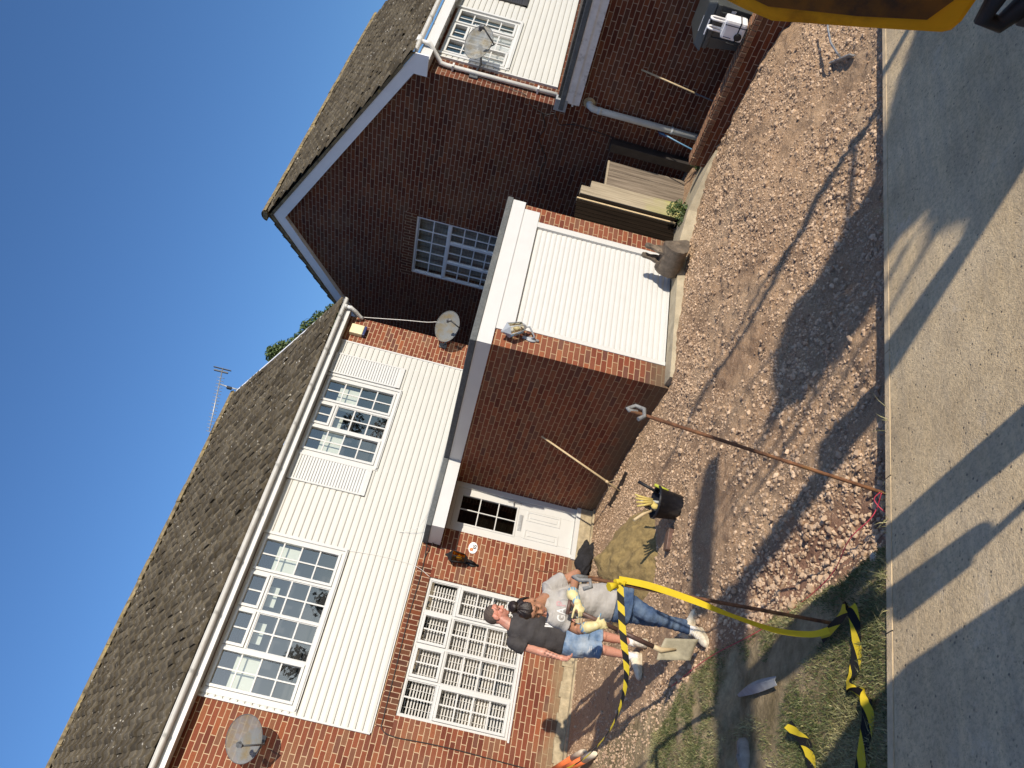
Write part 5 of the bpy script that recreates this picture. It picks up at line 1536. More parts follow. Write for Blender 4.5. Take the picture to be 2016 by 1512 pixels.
tape('barrier_tape', [tie + Vector((-.01, -.015, 0)), (1.74, 4.32, -1.165), (1.50, 4.36, -1.222), (1.30, 4.40, -1.205), (1.15, 4.46, -1.145), (1.01, 4.55, -1.02), (0.90, 4.66, -0.78), (0.82, 4.8, -.55)], [(0, .25, 1), (0, .35, 1), (0, .8, .45), (.1, 1, .08), (.2, 1, -.05), (.3, 1, -.05), (.4, 1, 0), (.5, 1, 0)], 'black and yellow striped tape sagging from the pin toward the left', .040)
tape('barrier_tape', [tie + Vector((0.02, -.02, .01)), (2.02, 4.27, -1.30), (2.00, 4.28, -1.56), (1.97, 4.30, -1.83), (1.945, 4.30, -2.10), (1.955, 4.26, -2.30), (1.98, 4.20, -2.385)], [(1, .1, 0), (1, -.2, 0), (1, -.1, 0), (1, .5, 0), (1, .3, 0), (1, .2, .2), (1, .1, .2)], 'plain yellow folded tape hanging from the pin down to lawn', .042, mat_='tape_back')
gl = lambda x, y, h=.02: (x, y, gz(x, y) + h)
F_ = [(1, 0, .1), (1, .3, 0), (.8, .6, .3), (0, 1, .6), (.1, 1, .3), (.2, 1, .6), (.1, 1, -.3), (.7, .7, .5), (1, .2, .3), (.2, 1, .4), (.1, 1, .7), (.1, 1, .3), (0, 1, .5)]
tape('barrier_tape', [gl(1.975, 4.33, .05), gl(2.03, 4.12, .05), gl(2.05, 4.00, .07), gl(2.02, 3.955, .06), gl(1.86, 4.0, .03), gl(1.71, 4.04, .025), gl(1.64, 4.06, .05), gl(1.575, 4.02, .04), gl(1.53, 3.90, .03), gl(1.48, 3.87, .055), gl(1.40, 3.895, .03), gl(1.20, 3.96, .03), gl(1.02, 4.03, .03)], F_, 'crumpled black and yellow tape lying on grass near the pavement', .066, stripe=.42)
tape('barrier_tape', [gl(1.535, 4.66, .09), gl(1.47, 4.62, .05), gl(1.40, 4.555, .03), gl(1.28, 4.50, .03), gl(1.10, 4.46, .03)], [(0, 1, .8), (.3, 1, .2), (0, 1, .5), (.1, 1, .2)], 'short torn end of black and yellow tape on the lawn', .066, stripe=.55)
t = root('tape_knot', tie, 'yellow tape knot tied round the lawn pin', 'tape knot', 'tape knots')
b = MB(); b.tube([tie + Vector((0, -.012, .03)), tie + Vector((.015, .0, .0)), tie + Vector((0, -.014, -.035))], .018, 8); b.tube([tie + Vector((-.02, -.02, .02)), tie + Vector((-.05, -.03, .07))], [.016, .028], 6); b.build('knot', M['tape_back'], t)
# red builder's line
lz = lambda x, y: (x, y, gz(x, y) + .03)
cable('builders_line', [p1 + Vector((-.01, -.01, .02)), (2.60, 3.74, -2.49), (2.55, 3.80, -2.475), (2.50, 4.0, -2.45), lz(2.46, 4.4), lz(2.43, 4.9), lz(2.39, 5.4), lz(2.385, 6.1), lz(2.36, 6.9)], .0032, 'string', 'red string line pegged along the edge of the lawn', 'string')
cable('builders_line', [p1 + Vector((-.01, -.01, .03)), (2.63, 3.70, -2.455), (2.57, 3.70, -2.50), (2.545, 3.69, -2.545), (2.48, 3.66, -2.53)], .0035, 'string', 'loose red string end tied at foot of the pavement pin', 'string')
# strip of grey plastic on the lawn
b = MB(); a, c_ = Vector(gl(1.96, 5.58, .025)), Vector(gl(1.885, 4.93, .035)); s_ = Vector((1, .1, 0)).normalized()
n_ = 9; vs = []
for i in range(n_):
    k = i / (n_ - 1); p = a + (c_ - a) * k; w_ = .010 + .030 * math.sin(math.pi * min(1, k * .75)); h_ = .045 * math.sin(math.pi * k)
    vs += [p - s_ * w_ + Vector((0, 0, h_ * .3)), p + Vector((0, 0, h_ + .012)), p + s_ * w_ * .9 + Vector((0, 0, h_ * .6))]
b.add(vs, [q for i in range(n_ - 1) for q in ((i * 3, i * 3 + 1, i * 3 + 4, i * 3 + 3), (i * 3 + 1, i * 3 + 2, i * 3 + 5, i * 3 + 4))])
o = b.build('plastic_strip', M['lead']); sol = o.modifiers.new('t', 'SOLIDIFY'); sol.thickness = .004; tag(o, 'torn strip of grey sheet lying on the bare lawn', 'plastic strip')
# orange pieces near the wall on the left
for i, (tp, bk, lab) in enumerate([((2.40, 9.98), (2.36, 11.15), 'orange pole with dirty pale tip lying nearer the house wall'), ((2.27, 9.43), (2.25, 10.45), 'orange pole with cream tip lying farther from the house wall')]):
    t = root('orange_pole', (tp[0], tp[1], gz(*tp)), lab, 'pole', 'orange poles at the left')
    A_, B2 = Vector((tp[0], tp[1], gz(*tp) + .05)), Vector((bk[0], bk[1], gz(*bk) + .16))
    b = MB(); b.tube([A_ + (B2 - A_) * .34, B2], .055, 12, sx=.8); b.build('pole', M['orange'], t)
    b = MB(); b.tube([A_, A_ + (B2 - A_) * .08, A_ + (B2 - A_) * .345], [.03, .05, .056], 12, sx=.8); b.build('tip', M['cream_tip'], t)
# grey garden rake on the far right
t = root('garden_rake', (8.15, 3.88, -2.6), 'grey steel garden rake lying teeth down in gravel at right', 'rake')
gb = gz(8.1, 3.9)
hl, hr = Vector((8.33, 4.06, gb + .03)), Vector((7.90, 3.71, gb + .03)); md = (hl + hr) / 2 + Vector((.02, .0, 0))
b = MB(); b.bar(hl, hr, .016, .055); dv = (hr - hl) / 12
for k in range(13): b.bar(hl + dv * k + Vector((0, 0, -.02)), hl + dv * k + Vector((0, 0, -.085)), .008, .008, (0, 1, 0))
b.build('head', M['galv'], t)
b = MB(); b.tube([md, md + Vector((.03, -.03, .06)), md + Vector((.10, -.08, .15)), md + Vector((.20, -.17, .22)), md + Vector((.34, -.29, .28)), md + Vector((.9, -.8, .50))], .012, 8); b.build('neck', M['galv'], t)

# ------------------------------------------------------------------ people
from mathutils.bvhtree import BVHTree
def skin_mat(name, base, rough=0.5):
    q = NT(name)
    at = q.n('Attribute', attribute_name='paint')
    n = q.noise(q.geo(), 40, 5, 0.6)
    c = q.mix(0.35, at.outputs['Color'], q.ramp(n, [(0.3, (0.7, 0.62, 0.6)), (0.7, (1, 1, 1))]), 'MULTIPLY')
    q.l(c, q.b.inputs['Base Color'])
    q.b.inputs['Roughness'].default_value = rough
    q.b.inputs['Subsurface Weight'].default_value = 0.08
    q.b.inputs['Subsurface Radius'].default_value = (0.01, 0.004, 0.002)
    return q.m
M['skin'] = skin_mat('skin', None)
def cloth_mat(name, a, b, scale=14, weave=380, bump=0.35, streak=None):
    q = NT(name)
    p = q.geo()
    n = q.noise(p, scale, 6, 0.6)
    c = q.ramp(n, [(0.3, a), (0.7, b)])
    if streak:
        c = q.mix(q.remap(q.noise(p, 5.0, 3), 0.45, 0.66, 0, 0.75), c, streak)
    q.l(c, q.b.inputs['Base Color'])
    q.b.inputs['Roughness'].default_value = 0.92
    q.b.inputs['Specular IOR Level'].default_value = 0.15
    mp = q.n('Mapping'); q.l(p, mp.inputs[0]); mp.inputs['Scale'].default_value = (9, 9, 22); mp.inputs['Rotation'].default_value = (0.5, 0.3, 0.4)
    h = q.math('ADD', q.math('MULTIPLY', q.noise(mp.outputs[0], 1.0, 4, 0.5), 1.0), q.math('MULTIPLY', q.noise(p, weave, 2), 0.06))
    q.bump(h, bump, 0.03)
    return q.m
M['tee_dark'] = cloth_mat('faded black cotton', (0.040, 0.036, 0.036), (0.066, 0.060, 0.058), 10)
M['tee_grey'] = cloth_mat('grey marl cotton', (0.335, 0.31, 0.28), (0.44, 0.415, 0.38), 9, bump=.5)
M['denim_light'] = cloth_mat('washed denim', (0.10, 0.165, 0.27), (0.20, 0.28, 0.39), 22, streak=(0.44, 0.48, 0.50), bump=.5)
M['denim'] = cloth_mat('blue denim', (0.030, 0.055, 0.115), (0.065, 0.105, 0.185), 30, streak=(0.16, 0.21, 0.27), bump=.5)
M['sock'] = cloth_mat('white sock', (0.62, 0.60, 0.57), (0.75, 0.73, 0.70), 40)
M['shoe'] = mat('dusty pale trainer', (0.66, 0.58, 0.43), .75, .14, 25, .2)
M['sole'] = mat('pale rubber sole', (0.52, 0.44, 0.31), .8, .12, 20)
M['hair_dark'] = mat('dark brown hair', (0.022, 0.013, 0.009), .45, .5, 60, .5, bscale=90)
M['hair_short'] = mat('cropped greying hair', (0.085, 0.062, 0.048), .8, .4, 90, .5, bscale=200)
M['print_white'] = mat('white shirt print', (0.72, 0.70, 0.66), .9, .1, 60)
M['print_pink'] = mat('pink shirt print', (0.48, 0.30, 0.29), .9, .1, 60)

def cone(mb, p0, r0, p1, r1, n=14, ends=True):
    mb.tube([p0, p1], [r0, r1], n)
    if ends: mb.sphere(p0, r0, n, 8); mb.sphere(p1, r1, n, 8)
def ell(mb, c, r, R=None): mb.sphere(c, 1.0, 18, 12, r, R)
def loft(mb, rings, n=24, cap=True):
    """rings: (centre, half axis vector a, half axis vector b)"""
    vs = []; k = len(rings)
    for c, a, b in rings:
        c, a, b = Vector(c), Vector(a), Vector(b)
        vs += [c + a * math.cos(2 * math.pi * i / n) + b * math.sin(2 * math.pi * i / n) for i in range(n)]
    fs = []
    for j in range(k - 1):
        for i in range(n):
            i2 = (i + 1) % n
            fs.append((j * n + i, j * n + i2, (j + 1) * n + i2, (j + 1) * n + i))
    if cap: fs += [tuple(reversed(range(n))), tuple((k - 1) * n + i for i in range(n))]
    a, b = Vector(rings[0][1]), Vector(rings[0][2]); d = Vector(rings[-1][0]) - Vector(rings[0][0])
    if a.cross(b).dot(d) < 0: fs = [f[::-1] for f in fs]
    mb.add(vs, fs, True)
def blob(mb, name, material, parent, voxel=0.010, it=4, paint=None, wrinkle=None, label=None):
    me = bpy.data.meshes.new('tmp'); me.from_pydata(mb.v, [], mb.f); me.update()
    bm = bmesh.new(); bm.from_mesh(me); bmesh.ops.recalc_face_normals(bm, faces=bm.faces); bm.to_mesh(me); bm.free()
    o = bpy.data.objects.new('tmp', me); C.objects.link(o)
    r = o.modifiers.new('r', 'REMESH'); r.mode = 'VOXEL'; r.voxel_size = voxel; r.use_smooth_shade = True
    s = o.modifiers.new('s', 'SMOOTH'); s.iterations = it; s.factor = 0.5
    dg = bpy.context.evaluated_depsgraph_get()
    out = bpy.data.meshes.new_from_object(o.evaluated_get(dg))
    bpy.data.objects.remove(o); bpy.data.meshes.remove(me)
    out.name = name
    n = len(out.vertices)
    co = np.empty(n * 3, np.float32); out.vertices.foreach_get('co', co); co = co.reshape(-1, 3)
    if wrinkle is not None:
        no = np.empty(n * 3, np.float32); out.vertices.foreach_get('normal', no); no = no.reshape(-1, 3)
        co = co + no * wrinkle(co)[:, None]
    if paint is not None:
        at = out.attributes.new('paint', 'FLOAT_COLOR', 'POINT')
        col = np.ones((n, 4), np.float32); col[:, :3] = paint(co)
        at.data.foreach_set('color', col.ravel())
    off = ORG.get(parent.name, Vector((0, 0, 0)))
    out.vertices.foreach_set('co', (co - np.array(off, np.float32)).ravel().astype(np.float32))
    out.update()
    for pl_ in out.polygons: pl_.use_smooth = True
    out.materials.clear(); out.materials.append(material)
    q = bpy.data.objects.new(name, out); link(q); q.parent = parent; ORG[q.name] = off
    if label: q['label'] = label
    return q
class Head:
    def __init__(self, c, f, u, k=1.0):
        self.c = Vector(c); self.f = Vector(f).normalized(); u = Vector(u)
        self.u = (u - self.f * u.dot(self.f)).normalized(); self.s = self.u.cross(self.f); self.k = k
        self.R = Matrix((self.f, self.s, self.u)).transposed()
    def p(self, a, b, z): return self.c + (self.f * a + self.s * b + self.u * z) * self.k
    def loc(self, co):
        d = (co - np.array(self.c)) / self.k
        return d @ np.array(self.f), d @ np.array(self.s), d @ np.array(self.u)
    def prims(self, mb, jaw=1.0):
        k = self.k; E = lambda a, b, z, r: ell(mb, self.p(a, b, z), tuple(q * k for q in r), self.R)
        E(-.012, 0, .032, (.098, .077, .094)); E(.030, 0, -.045, (.066, .060 * jaw, .080)); E(-.02, 0, -.03, (.07, .066, .06))
        E(.062, 0, -.100, (.030, .030 * jaw, .022))
        E(.076, 0, .040, (.022, .055, .035))
        for sg in (-1, 1):
            cone(mb, self.p(.082, .012 * sg, .022), .012 * k, self.p(.074, .048 * sg, .020), .012 * k, 10)
            E(.066, .040 * sg, -.028, (.026, .022, .024))
            E(-.006, .079 * sg, -.008, (.026, .009, .033))
            E(.098, .010 * sg, -.036, (.011, .009, .008))
            E(.078, .031 * sg, -.001, (.013, .015, .010))
        cone(mb, self.p(.088, 0, .012), .009 * k, self.p(.110, 0, -.030), .012 * k, 10)
        cone(mb, self.p(.086, -.017, -.062), .007 * k, self.p(.086, .017, -.062), .007 * k, 8); E(.090, 0, -.061, (.009, .016, .006)); E(.088, 0, -.072, (.009, .015, .006))
    def paint(self, co, col, skin, lip, brow, stubble=None):
        a, b, z = self.loc(co)
        inh = (a ** 2 + b ** 2 + z ** 2) < .17 ** 2
        bb = np.abs(b)
        def blend(mask, c, w=1.0): col[mask] = col[mask] * (1 - w) + np.array(c) * w
        if stubble is not None: blend(inh & (z < -.045) & (a > -.03), stubble, .45)
        blend(inh & (a > .05) & (bb < .024) & (np.abs(z + .067) < .012), lip, .8)
        blend(inh & (a > .055) & (np.abs(bb - .034) < .021) & (np.abs(z - .026 - .004 * (bb < .03)) < .0065), brow, .85)
        blend(inh & (a > .05) & (np.abs(bb - .032) < .015) & (np.abs(z + .001) < .0065), (.02, .013, .01), .9)
        blend(inh & (a > .06) & (bb < .013) & (np.abs(z + .043) < .005), tuple(np.array(skin) * .45), .6)
    def hair(self, mb, cond, grow=.008, sc=(.098, .077, .094)):
        n1, n2 = 40, 26; k = self.k; vs = []; ok = []
        for j in range(n2 + 1):
            for i in range(n1):
                th = math.pi * j / n2; ph = 2 * math.pi * i / n1
                x, y, z = math.sin(th) * math.cos(ph), math.sin(th) * math.sin(ph), math.cos(th)
                g = grow * (1 + .35 * math.sin(ph * 9 + th * 4)) 
                a, b, c = -.012 + x * (sc[0] + g), y * (sc[1] + g), .032 + z * (sc[2] + g)
                vs.append(self.p(a, b, c)); ok.append(cond(a, b, c))
        fs = []
        for j in range(n2):
            for i in range(n1):
                i2 = (i + 1) % n1; f = (j * n1 + i, (j + 1) * n1 + i, (j + 1) * n1 + i2, j * n1 + i2)
                if sum(ok[q] for q in f) >= 2: fs.append(f)
        mb.add(vs, fs, True)
def hand_prims(mb, wrist, d, n, curl, k=1.0, thumb=1, spread=0.16, grip=None):
    """palm from wrist along d, palm faces n; fingers bend towards n by curl (radians a joint)"""
    w = Vector(wrist); d = Vector(d).normalized(); n = Vector(n); n = (n - d * n.dot(d)).normalized(); s = d.cross(n)
    R = Matrix((d, s, n)).transposed()
    ell(mb, w + d * .045 * k, (.052 * k, .040 * k, .017 * k), R)
    cone(mb, w - d * .01 * k, .024 * k, w + d * .03 * k, .028 * k, 12)
    for i, (off, L) in enumerate(((-.034, .072), (-.0115, .080), (.0115, .076), (.033, .060))):
        p = w + d * (.082 - .004 * abs(i - 1)) * k + s * off * k
        ang = curl * (.75 + .08 * i); dirv = d.copy(); sp = (i - 1.5) * spread * .12
        for q in range(3):
            dirv = (Matrix.Rotation(ang, 3, s) @ dirv) if (Matrix.Rotation(ang, 3, s) @ d).dot(n) > 0 else (Matrix.Rotation(-ang, 3, s) @ dirv)
            e = p + (dirv + s * sp).normalized() * L * k * (.45, .32, .25)[q]
            cone(mb, p, (.0098 - .0009 * q) * k, e, (.0090 - .0009 * q) * k, 8); p = e
    p = w + d * .022 * k - s * .030 * k * thumb; dv = (d * .62 - s * .62 * thumb + n * .45).normalized()
    for q, L in enumerate((.040, .034, .026)):
        e = p + dv * L * k; cone(mb, p, (.0125 - .0012 * q) * k, e, (.0115 - .0012 * q) * k, 8); p = e; dv = (dv + n * .35 + d * .25).normalized()
def shoe(parent, heel, d, L=.285, name='shoe', k=1.0):
    h = Vector(heel); d = Vector(d).normalized(); s = d.cross(Vector((0, 0, 1))).normalized(); u = Vector((0, 0, 1))
    b = MB(); rings = []
    for t, wd, hh, z in ((0, .026, .030, .052), (.03, .036, .047, .058), (.09, .040, .052, .060), (.14, .041, .045, .050), (.19, .045, .033, .040), (.24, .042, .026, .033), (.275, .028, .018, .027), (.288, .012, .010, .022)):
        rings.append((h + d * t * k + u * z * k, s * wd * k, u * hh * k))
    loft(b, rings); loft(b, [(h + d * .05 * k + u * .075 * k, s * .036 * k, d * .052 * k), (h + d * .052 * k + u * .115 * k, s * .037 * k, d * .050 * k)])
    sh = blob(b, name, M['shoe'], parent, .006, 3)
    b = MB(); rings = []
    for t, wd in ((-.004, .020), (.02, .036), (.09, .042), (.15, .044), (.20, .049), (.25, .044), (.285, .022)):
        rings.append((h + d * t * k + u * .0, s * wd * k, u * .0001))
    vs = [r[0] + r[1] for r in rings] + [r[0] - r[1] for r in rings][::-1]
    b.prism(vs, u * .024 * k); b.build('sole', M['sole'], sh, bevel=.004)
    b = MB()
    for i in range(5):
        p = h + d * (.115 + .022 * i) * k + u * (.103 - .010 * i) * k
        b.tube([p - s * .024 * k, p + u * .004, p + s * .024 * k], .0035, 6)
    b.build('laces', M['sock'], sh)
    return sh
def folds(seed, amp=.005, sc=(16, 16, 26)):
    rg = np.random.default_rng(seed); ph = rg.uniform(0, 6, 6)
    def f(co):
        x, y, z = co[:, 0] * sc[0], co[:, 1] * sc[1], co[:, 2] * sc[2]
        v = np.sin(x * 1.1 + z * .9 + ph[0]) * np.sin(z * .7 - y + ph[1]) + .6 * np.sin(z * 2.1 + x * .8 + ph[2] + 1.5 * np.sin(x * .9)) + .4 * np.sin(x * 2.7 - z * 1.3 + ph[3])
        return amp * v
    return f
def decal(name, parent, target, polys, cdir, material, lift=.004):
    me = target.data; off = ORG[target.name]
    bvh = BVHTree.FromPolygons([v.co + off for v in me.vertices], [p.vertices[:] for p in me.polygons])
    d = Vector(cdir).normalized(); b = MB()
    for poly in polys:
        out = []
        for p in poly:
            hit = bvh.ray_cast(Vector(p) - d * .8, d)
            out.append((hit[0] - d * lift) if hit[0] is not None else Vector(p))
        b.add(out, [tuple(range(len(out)))])
    return b.build(name, material, parent)

# ---- the man
MY = 8.04
def Pm(X, z, b=0.0):
    f = (MY + b) / 8.1
    return Vector((X * f, MY + b, z * f))
EX = Vector((.938, -.347, 0)); EY = Vector((.347, .938, 0)); UZ = Vector((0, 0, 1))
gm = gz(3.0, 8.05)
man = root('person', (3.0, MY, gm), 'man in dark grey T-shirt and ripped denim shorts standing behind the woman', 'person', None)
hm = Head(Pm(3.088, -.795), EX * .93 - EY * .30 - UZ * .16, UZ + EX * .10, 1.0)
b = MB(); hm.prims(b)
cone(b, Pm(3.050, -.87), .057, Pm(3.005, -.99), .066)
loft(b, [(Pm(3.0, -1.55), EX * .15, EY * .10), (Pm(3.0, -1.40), EX * .145, EY * .10), (Pm(2.99, -1.18), EX * .165, EY * .11), (Pm(2.99, -1.05), EX * .16, EY * .085), (Pm(3.0, -.98), EX * .07, EY * .06)])
loft(b, [(Pm(3.02, -1.75), EX * .15, EY * .10), (Pm(3.01, -1.62), EX * .16, EY * .115), (Pm(3.0, -1.52), EX * .15, EY * .10)])
armR = [Pm(2.838, -1.035), Pm(2.812, -1.30, .0), Pm(2.797, -1.525, -.06)]
cone(b, armR[0], .056, armR[1], .043); cone(b, armR[1], .044, armR[2], .029); ell(b, (armR[1] * .72 + armR[2] * .28), (.046, .046, .075))
ell(b, armR[0] * .5 + armR[1] * .5, (.05, .05, .09))
hand_prims(b, armR[2] + Vector((0, 0, -.01)), (-.05, -.25, -1), EX * .6 - EY * .5, 0.62, 1.0, thumb=-1)
armL = [Pm(3.155, -1.04), Pm(3.25, -1.30, .05), Pm(3.24, -1.52, -.06)]
cone(b, armL[0], .056, armL[1], .043); cone(b, armL[1], .044, armL[2], .029)
hand_prims(b, armL[2], (.0, -.25, -1), -EX * .6 - EY * .4, 0.6, 1.0, thumb=1)
LR = [Pm(2.955, -1.62), Pm(2.983, -1.985, -.04), Pm(2.985, -2.315, .0)]
LL = [Pm(3.085, -1.62), Pm(3.130, -1.975, -.02), Pm(3.140, -2.305, .03)]
for Lg in (LR, LL):
    cone(b, Lg[0], .085, Lg[1], .056); cone(b, Lg[1], .055, Lg[2], .034)
    ell(b, Lg[1] * .68 + Lg[2] * .32 + EY * .018, (.050, .056, .10)); ell(b, Lg[1] - EY * .012, (.050, .052, .05))
SK = np.array((.56, .270, .185)); 
def pm_paint(co):
    col = np.tile(SK, (len(co), 1))
    hm.paint(co, col, SK, (.42, .16, .13), (.10, .06, .04), (.30, .17, .13))
    a, bb, z = hm.loc(co); inh = (a ** 2 + bb ** 2 + z ** 2) < .14 ** 2
    col[inh] *= np.array((1.0, .88, .86))
    # tattoo on the right forearm
    mid = np.array(armR[1] * .35 + armR[2] * .65); r = np.linalg.norm(co - mid, axis=1)
    t = (r < .085) & ((np.sin(co[:, 2] * 150 + co[:, 0] * 90) + np.sin(co[:, 0] * 210 - co[:, 2] * 60)) > .25)
    col[t] = col[t] * .45
    return col
body = blob(b, 'body', M['skin'], man, .0058, 3, pm_paint)
b = MB(); hm.hair(b, lambda a, s_, z: (z > .045 - .25 * (a + .02) * (a < 0) + (.035 if a > .05 else 0)) or (a < -.045 and z > -.055) or (a < -.02 and z > -.02), .005)
b.build('hair', M['hair_short'], man)
b = MB()
loft(b, [(Pm(3.005, -1.545), EX * .172, EY * .125), (Pm(3.005, -1.42), EX * .165, EY * .122), (Pm(2.995, -1.20), EX * .183, EY * .132), (Pm(2.993, -1.08), EX * .182, EY * .112), (Pm(2.995, -1.01), EX * .145, EY * .085), (Pm(3.003, -.952), EX * .083, EY * .076)])
sdR = (armR[1] - armR[0]).normalized(); sdL = (armL[1] - armL[0]).normalized()
b.tube([armR[0] + EX * .05 + UZ * .01, armR[0] + sdR * .04, armR[0] + sdR * .125 - EX * .012], [.080, .080, .083], 18)
b.tube([armL[0] - EX * .05 + UZ * .01, armL[0] + sdL * .04, armL[0] + sdL * .14 + EX * .01], [.080, .080, .083], 18)
for A_ in (armR, armL): b.sphere(A_[0], .079, 16, 10)
tee = blob(b, 't_shirt', M['tee_dark'], man, .0085, 3, None, folds(3, .0045))
polys = []
for i in range(4):
    a0 = Pm(3.085 + .026 * i, -1.36 - .006 * i, -.3); polys.append([a0, a0 + EX * .014, a0 + EX * .035 - UZ * .10, a0 + EX * .014 - UZ * .105])
decal('shirt_print', man, tee, polys, EY, M['print_white'])
b = MB()
loft(b, [(Pm(3.015, -1.80), EX * .170, EY * .120), (Pm(3.01, -1.66), EX * .178, EY * .132), (Pm(3.005, -1.50), EX * .163, EY * .118)])
for Lg, dx in ((LR, -.006), (LL, .006)):
    d_ = (Lg[1] - Lg[0]).normalized()
    b.tube([Lg[0] - d_ * .02, Lg[0] + d_ * .14, Lg[0] + d_ * .335], [.108, .104, .092], 20)
    b.tube([Lg[0] + d_ * .305, Lg[0] + d_ * .34], [.099, .097], 20)
shorts = blob(b, 'shorts', M['denim_light'], man, .0085, 2, None, folds(8, .004))
polys = []
for i in range(18):
    a0 = LR[0] + (LR[1] - LR[0]) * random.uniform(.50, .80) - EX * random.uniform(-.02, .06) - EY * .2
    w_ = random.uniform(.018, .050); h_ = random.uniform(.0015, .005)
    polys.append([a0 - EX * w_, a0 + UZ * h_ * .5, a0 + EX * w_ * .7 - UZ * h_ * .2, a0 - UZ * h_])
decal('frayed_rips', man, shorts, polys, EY, M['print_white'], .003)
for Lg, hd, side in ((LR, -EX * .88 - EY * .47, 'R'), (LL, -EY * .97 + EX * .10, 'L')):
    b = MB(); an = Lg[2]
    b.tube([an + UZ * .055, an + UZ * .0, an - UZ * .055], [.043, .044, .046], 16); blob(b, 'sock', M['sock'], man, .007, 2)
    hd = Vector(hd).normalized(); heel = Vector((an.x, an.y, 0)) - hd * .055; g_ = min(gz(heel.x, heel.y), gz(*(heel + hd * .2).xy)) + .006
    shoe(man, (heel.x, heel.y, g_), hd, k=1.02)

# ---- the woman
WY0 = 6.36
SPK = WY0 / 6.5
def Pw(X, z, b=0.0):
    f = (WY0 + b) / 6.5
    return Vector((X * f, WY0 + b, z * f))
wom = root('person', (2.78, 6.45, gz(2.78, 6.45)), 'woman in grey T-shirt, jeans and work gloves bending over a spade', 'person', None)
WX = Vector((.92, -.39, 0)); WY = Vector((.39, .92, 0))
hw = Head(Pw(2.605, -.925, -.20), -WY * .72 - WX * .20 - UZ * .62, UZ * .80 - WY * .55 - WX * .26, .97)
b = MB(); hw.prims(b, .92)
shc = Pw(2.705, -1.085, -.07)
cone(b, Pw(2.64, -.965, -.15), .048, Pw(2.71, -1.04, -.08), .058)
LA = (Pw(2.87, -1.05, -.03) - Pw(2.54, -1.13, -.10)).normalized(); LB = WY * .9 + UZ * .3
loft(b, [(Pw(2.83, -1.65), WX * .15, WY * .11), (Pw(2.80, -1.43), WX * .125, WY * .095), (Pw(2.74, -1.20, -.05), LA * .14, LB * .11), (shc, LA * .135, LB * .075), (Pw(2.71, -1.02, -.09), LA * .06, LB * .055)])
aL = [Pw(2.835, -1.075, -.04), Pw(3.02, -1.285, .0), Pw(2.80, -1.272, -.235)]
aR = [Pw(2.575, -1.145, -.08), Pw(2.515, -1.365, -.03), Pw(2.565, -1.462, -.205)]
for A_ in (aL, aR):
    cone(b, A_[0], .050, A_[1], .042); cone(b, A_[1], .041, A_[2], .028); ell(b, A_[1] * .7 + A_[2] * .3, (.045, .045, .045))
hipL, hipR = Pw(2.895, -1.68, .0), Pw(2.775, -1.68, .02)
kL, kR = Pw(2.800, -2.00, -.06), Pw(2.765, -1.99, .10)
nL, nR = Pw(2.752, -2.345, .02), Pw(2.795, -2.315, .20)
SW = np.array((.43, .215, .125))
sgrip = Vector((2.585, 6.245, -1.235)) * SPK; sneck = Vector((2.453, 6.35, -2.06)) * SPK; sd = (sneck - sgrip).normalized()
def pw_paint(co):
    col = np.tile(SW, (len(co), 1)); hw.paint(co, col, SW, (.40, .17, .15), (.03, .018, .012)); return col
body = blob(b, 'body', M['skin'], wom, .0075, 3, pw_paint)
b = MB(); hw.hair(b, lambda a, s_, z: (z > .060 - .45 * (a - .055)) if a > -.03 else z > -.065, .010)
b.sphere(hw.p(-.075, .0, .135), .050, 14, 10, (1, 1, .85), hw.R); b.sphere(hw.p(-.055, .012, .150), .036, 12, 8, (1.1, .9, .8), hw.R); b.tube([hw.p(-.05, 0, .10), hw.p(-.065, 0, .13)], .03, 12)
b.build('hair', M['hair_dark'], wom)
b = MB()
loft(b, [(Pw(2.825, -1.645), WX * .168, WY * .130), (Pw(2.82, -1.55), WX * .165, WY * .130), (Pw(2.795, -1.42), WX * .150, WY * .120), (Pw(2.745, -1.22, -.05), LA * .160, LB * .130), (Pw(2.71, -1.12, -.07), LA * .162, LB * .105), (Pw(2.708, -1.06, -.08), LA * .120, LB * .078), (Pw(2.708, -1.022, -.09), LA * .078, LB * .064)])
ell(b, Pw(2.69, -1.22, -.15), (.06, .05, .055)); ell(b, Pw(2.79, -1.20, -.12), (.06, .05, .055))
d_ = (aL[1] - aL[0]).normalized(); b.tube([aL[0] - d_ * .05, aL[0] + d_ * .03, aL[0] + d_ * .135], [.074, .078, .084], 18)
d_ = (aR[1] - aR[0]).normalized(); b.tube([aR[0] - d_ * .05 , aR[0] + d_ * .03, aR[0] + d_ * .13], [.072, .074, .078], 18)
for A_ in (aL, aR): b.sphere(A_[0], .074, 16, 10)
teew = blob(b, 't_shirt', M['tee_grey'], wom, .0085, 3, None, folds(21, .0060, (15, 15, 22)))
b = MB()
loft(b, [(Pw(2.835, -1.80), WX * .165, WY * .125), (Pw(2.835, -1.68), WX * .162, WY * .132), (Pw(2.83, -1.56), WX * .145, WY * .115)])
for h_, k_, n_ in ((hipL, kL, nL), (hipR, kR, nR)):
    cone(b, h_, .100, k_, .066); cone(b, k_, .065, n_, .044); ell(b, k_ * .68 + n_ * .32 + WY * .014, (.058, .062, .10))
blob(b, 'jeans', M['denim'], wom, .0085, 3, None, folds(33, .0028, (20, 20, 55)))
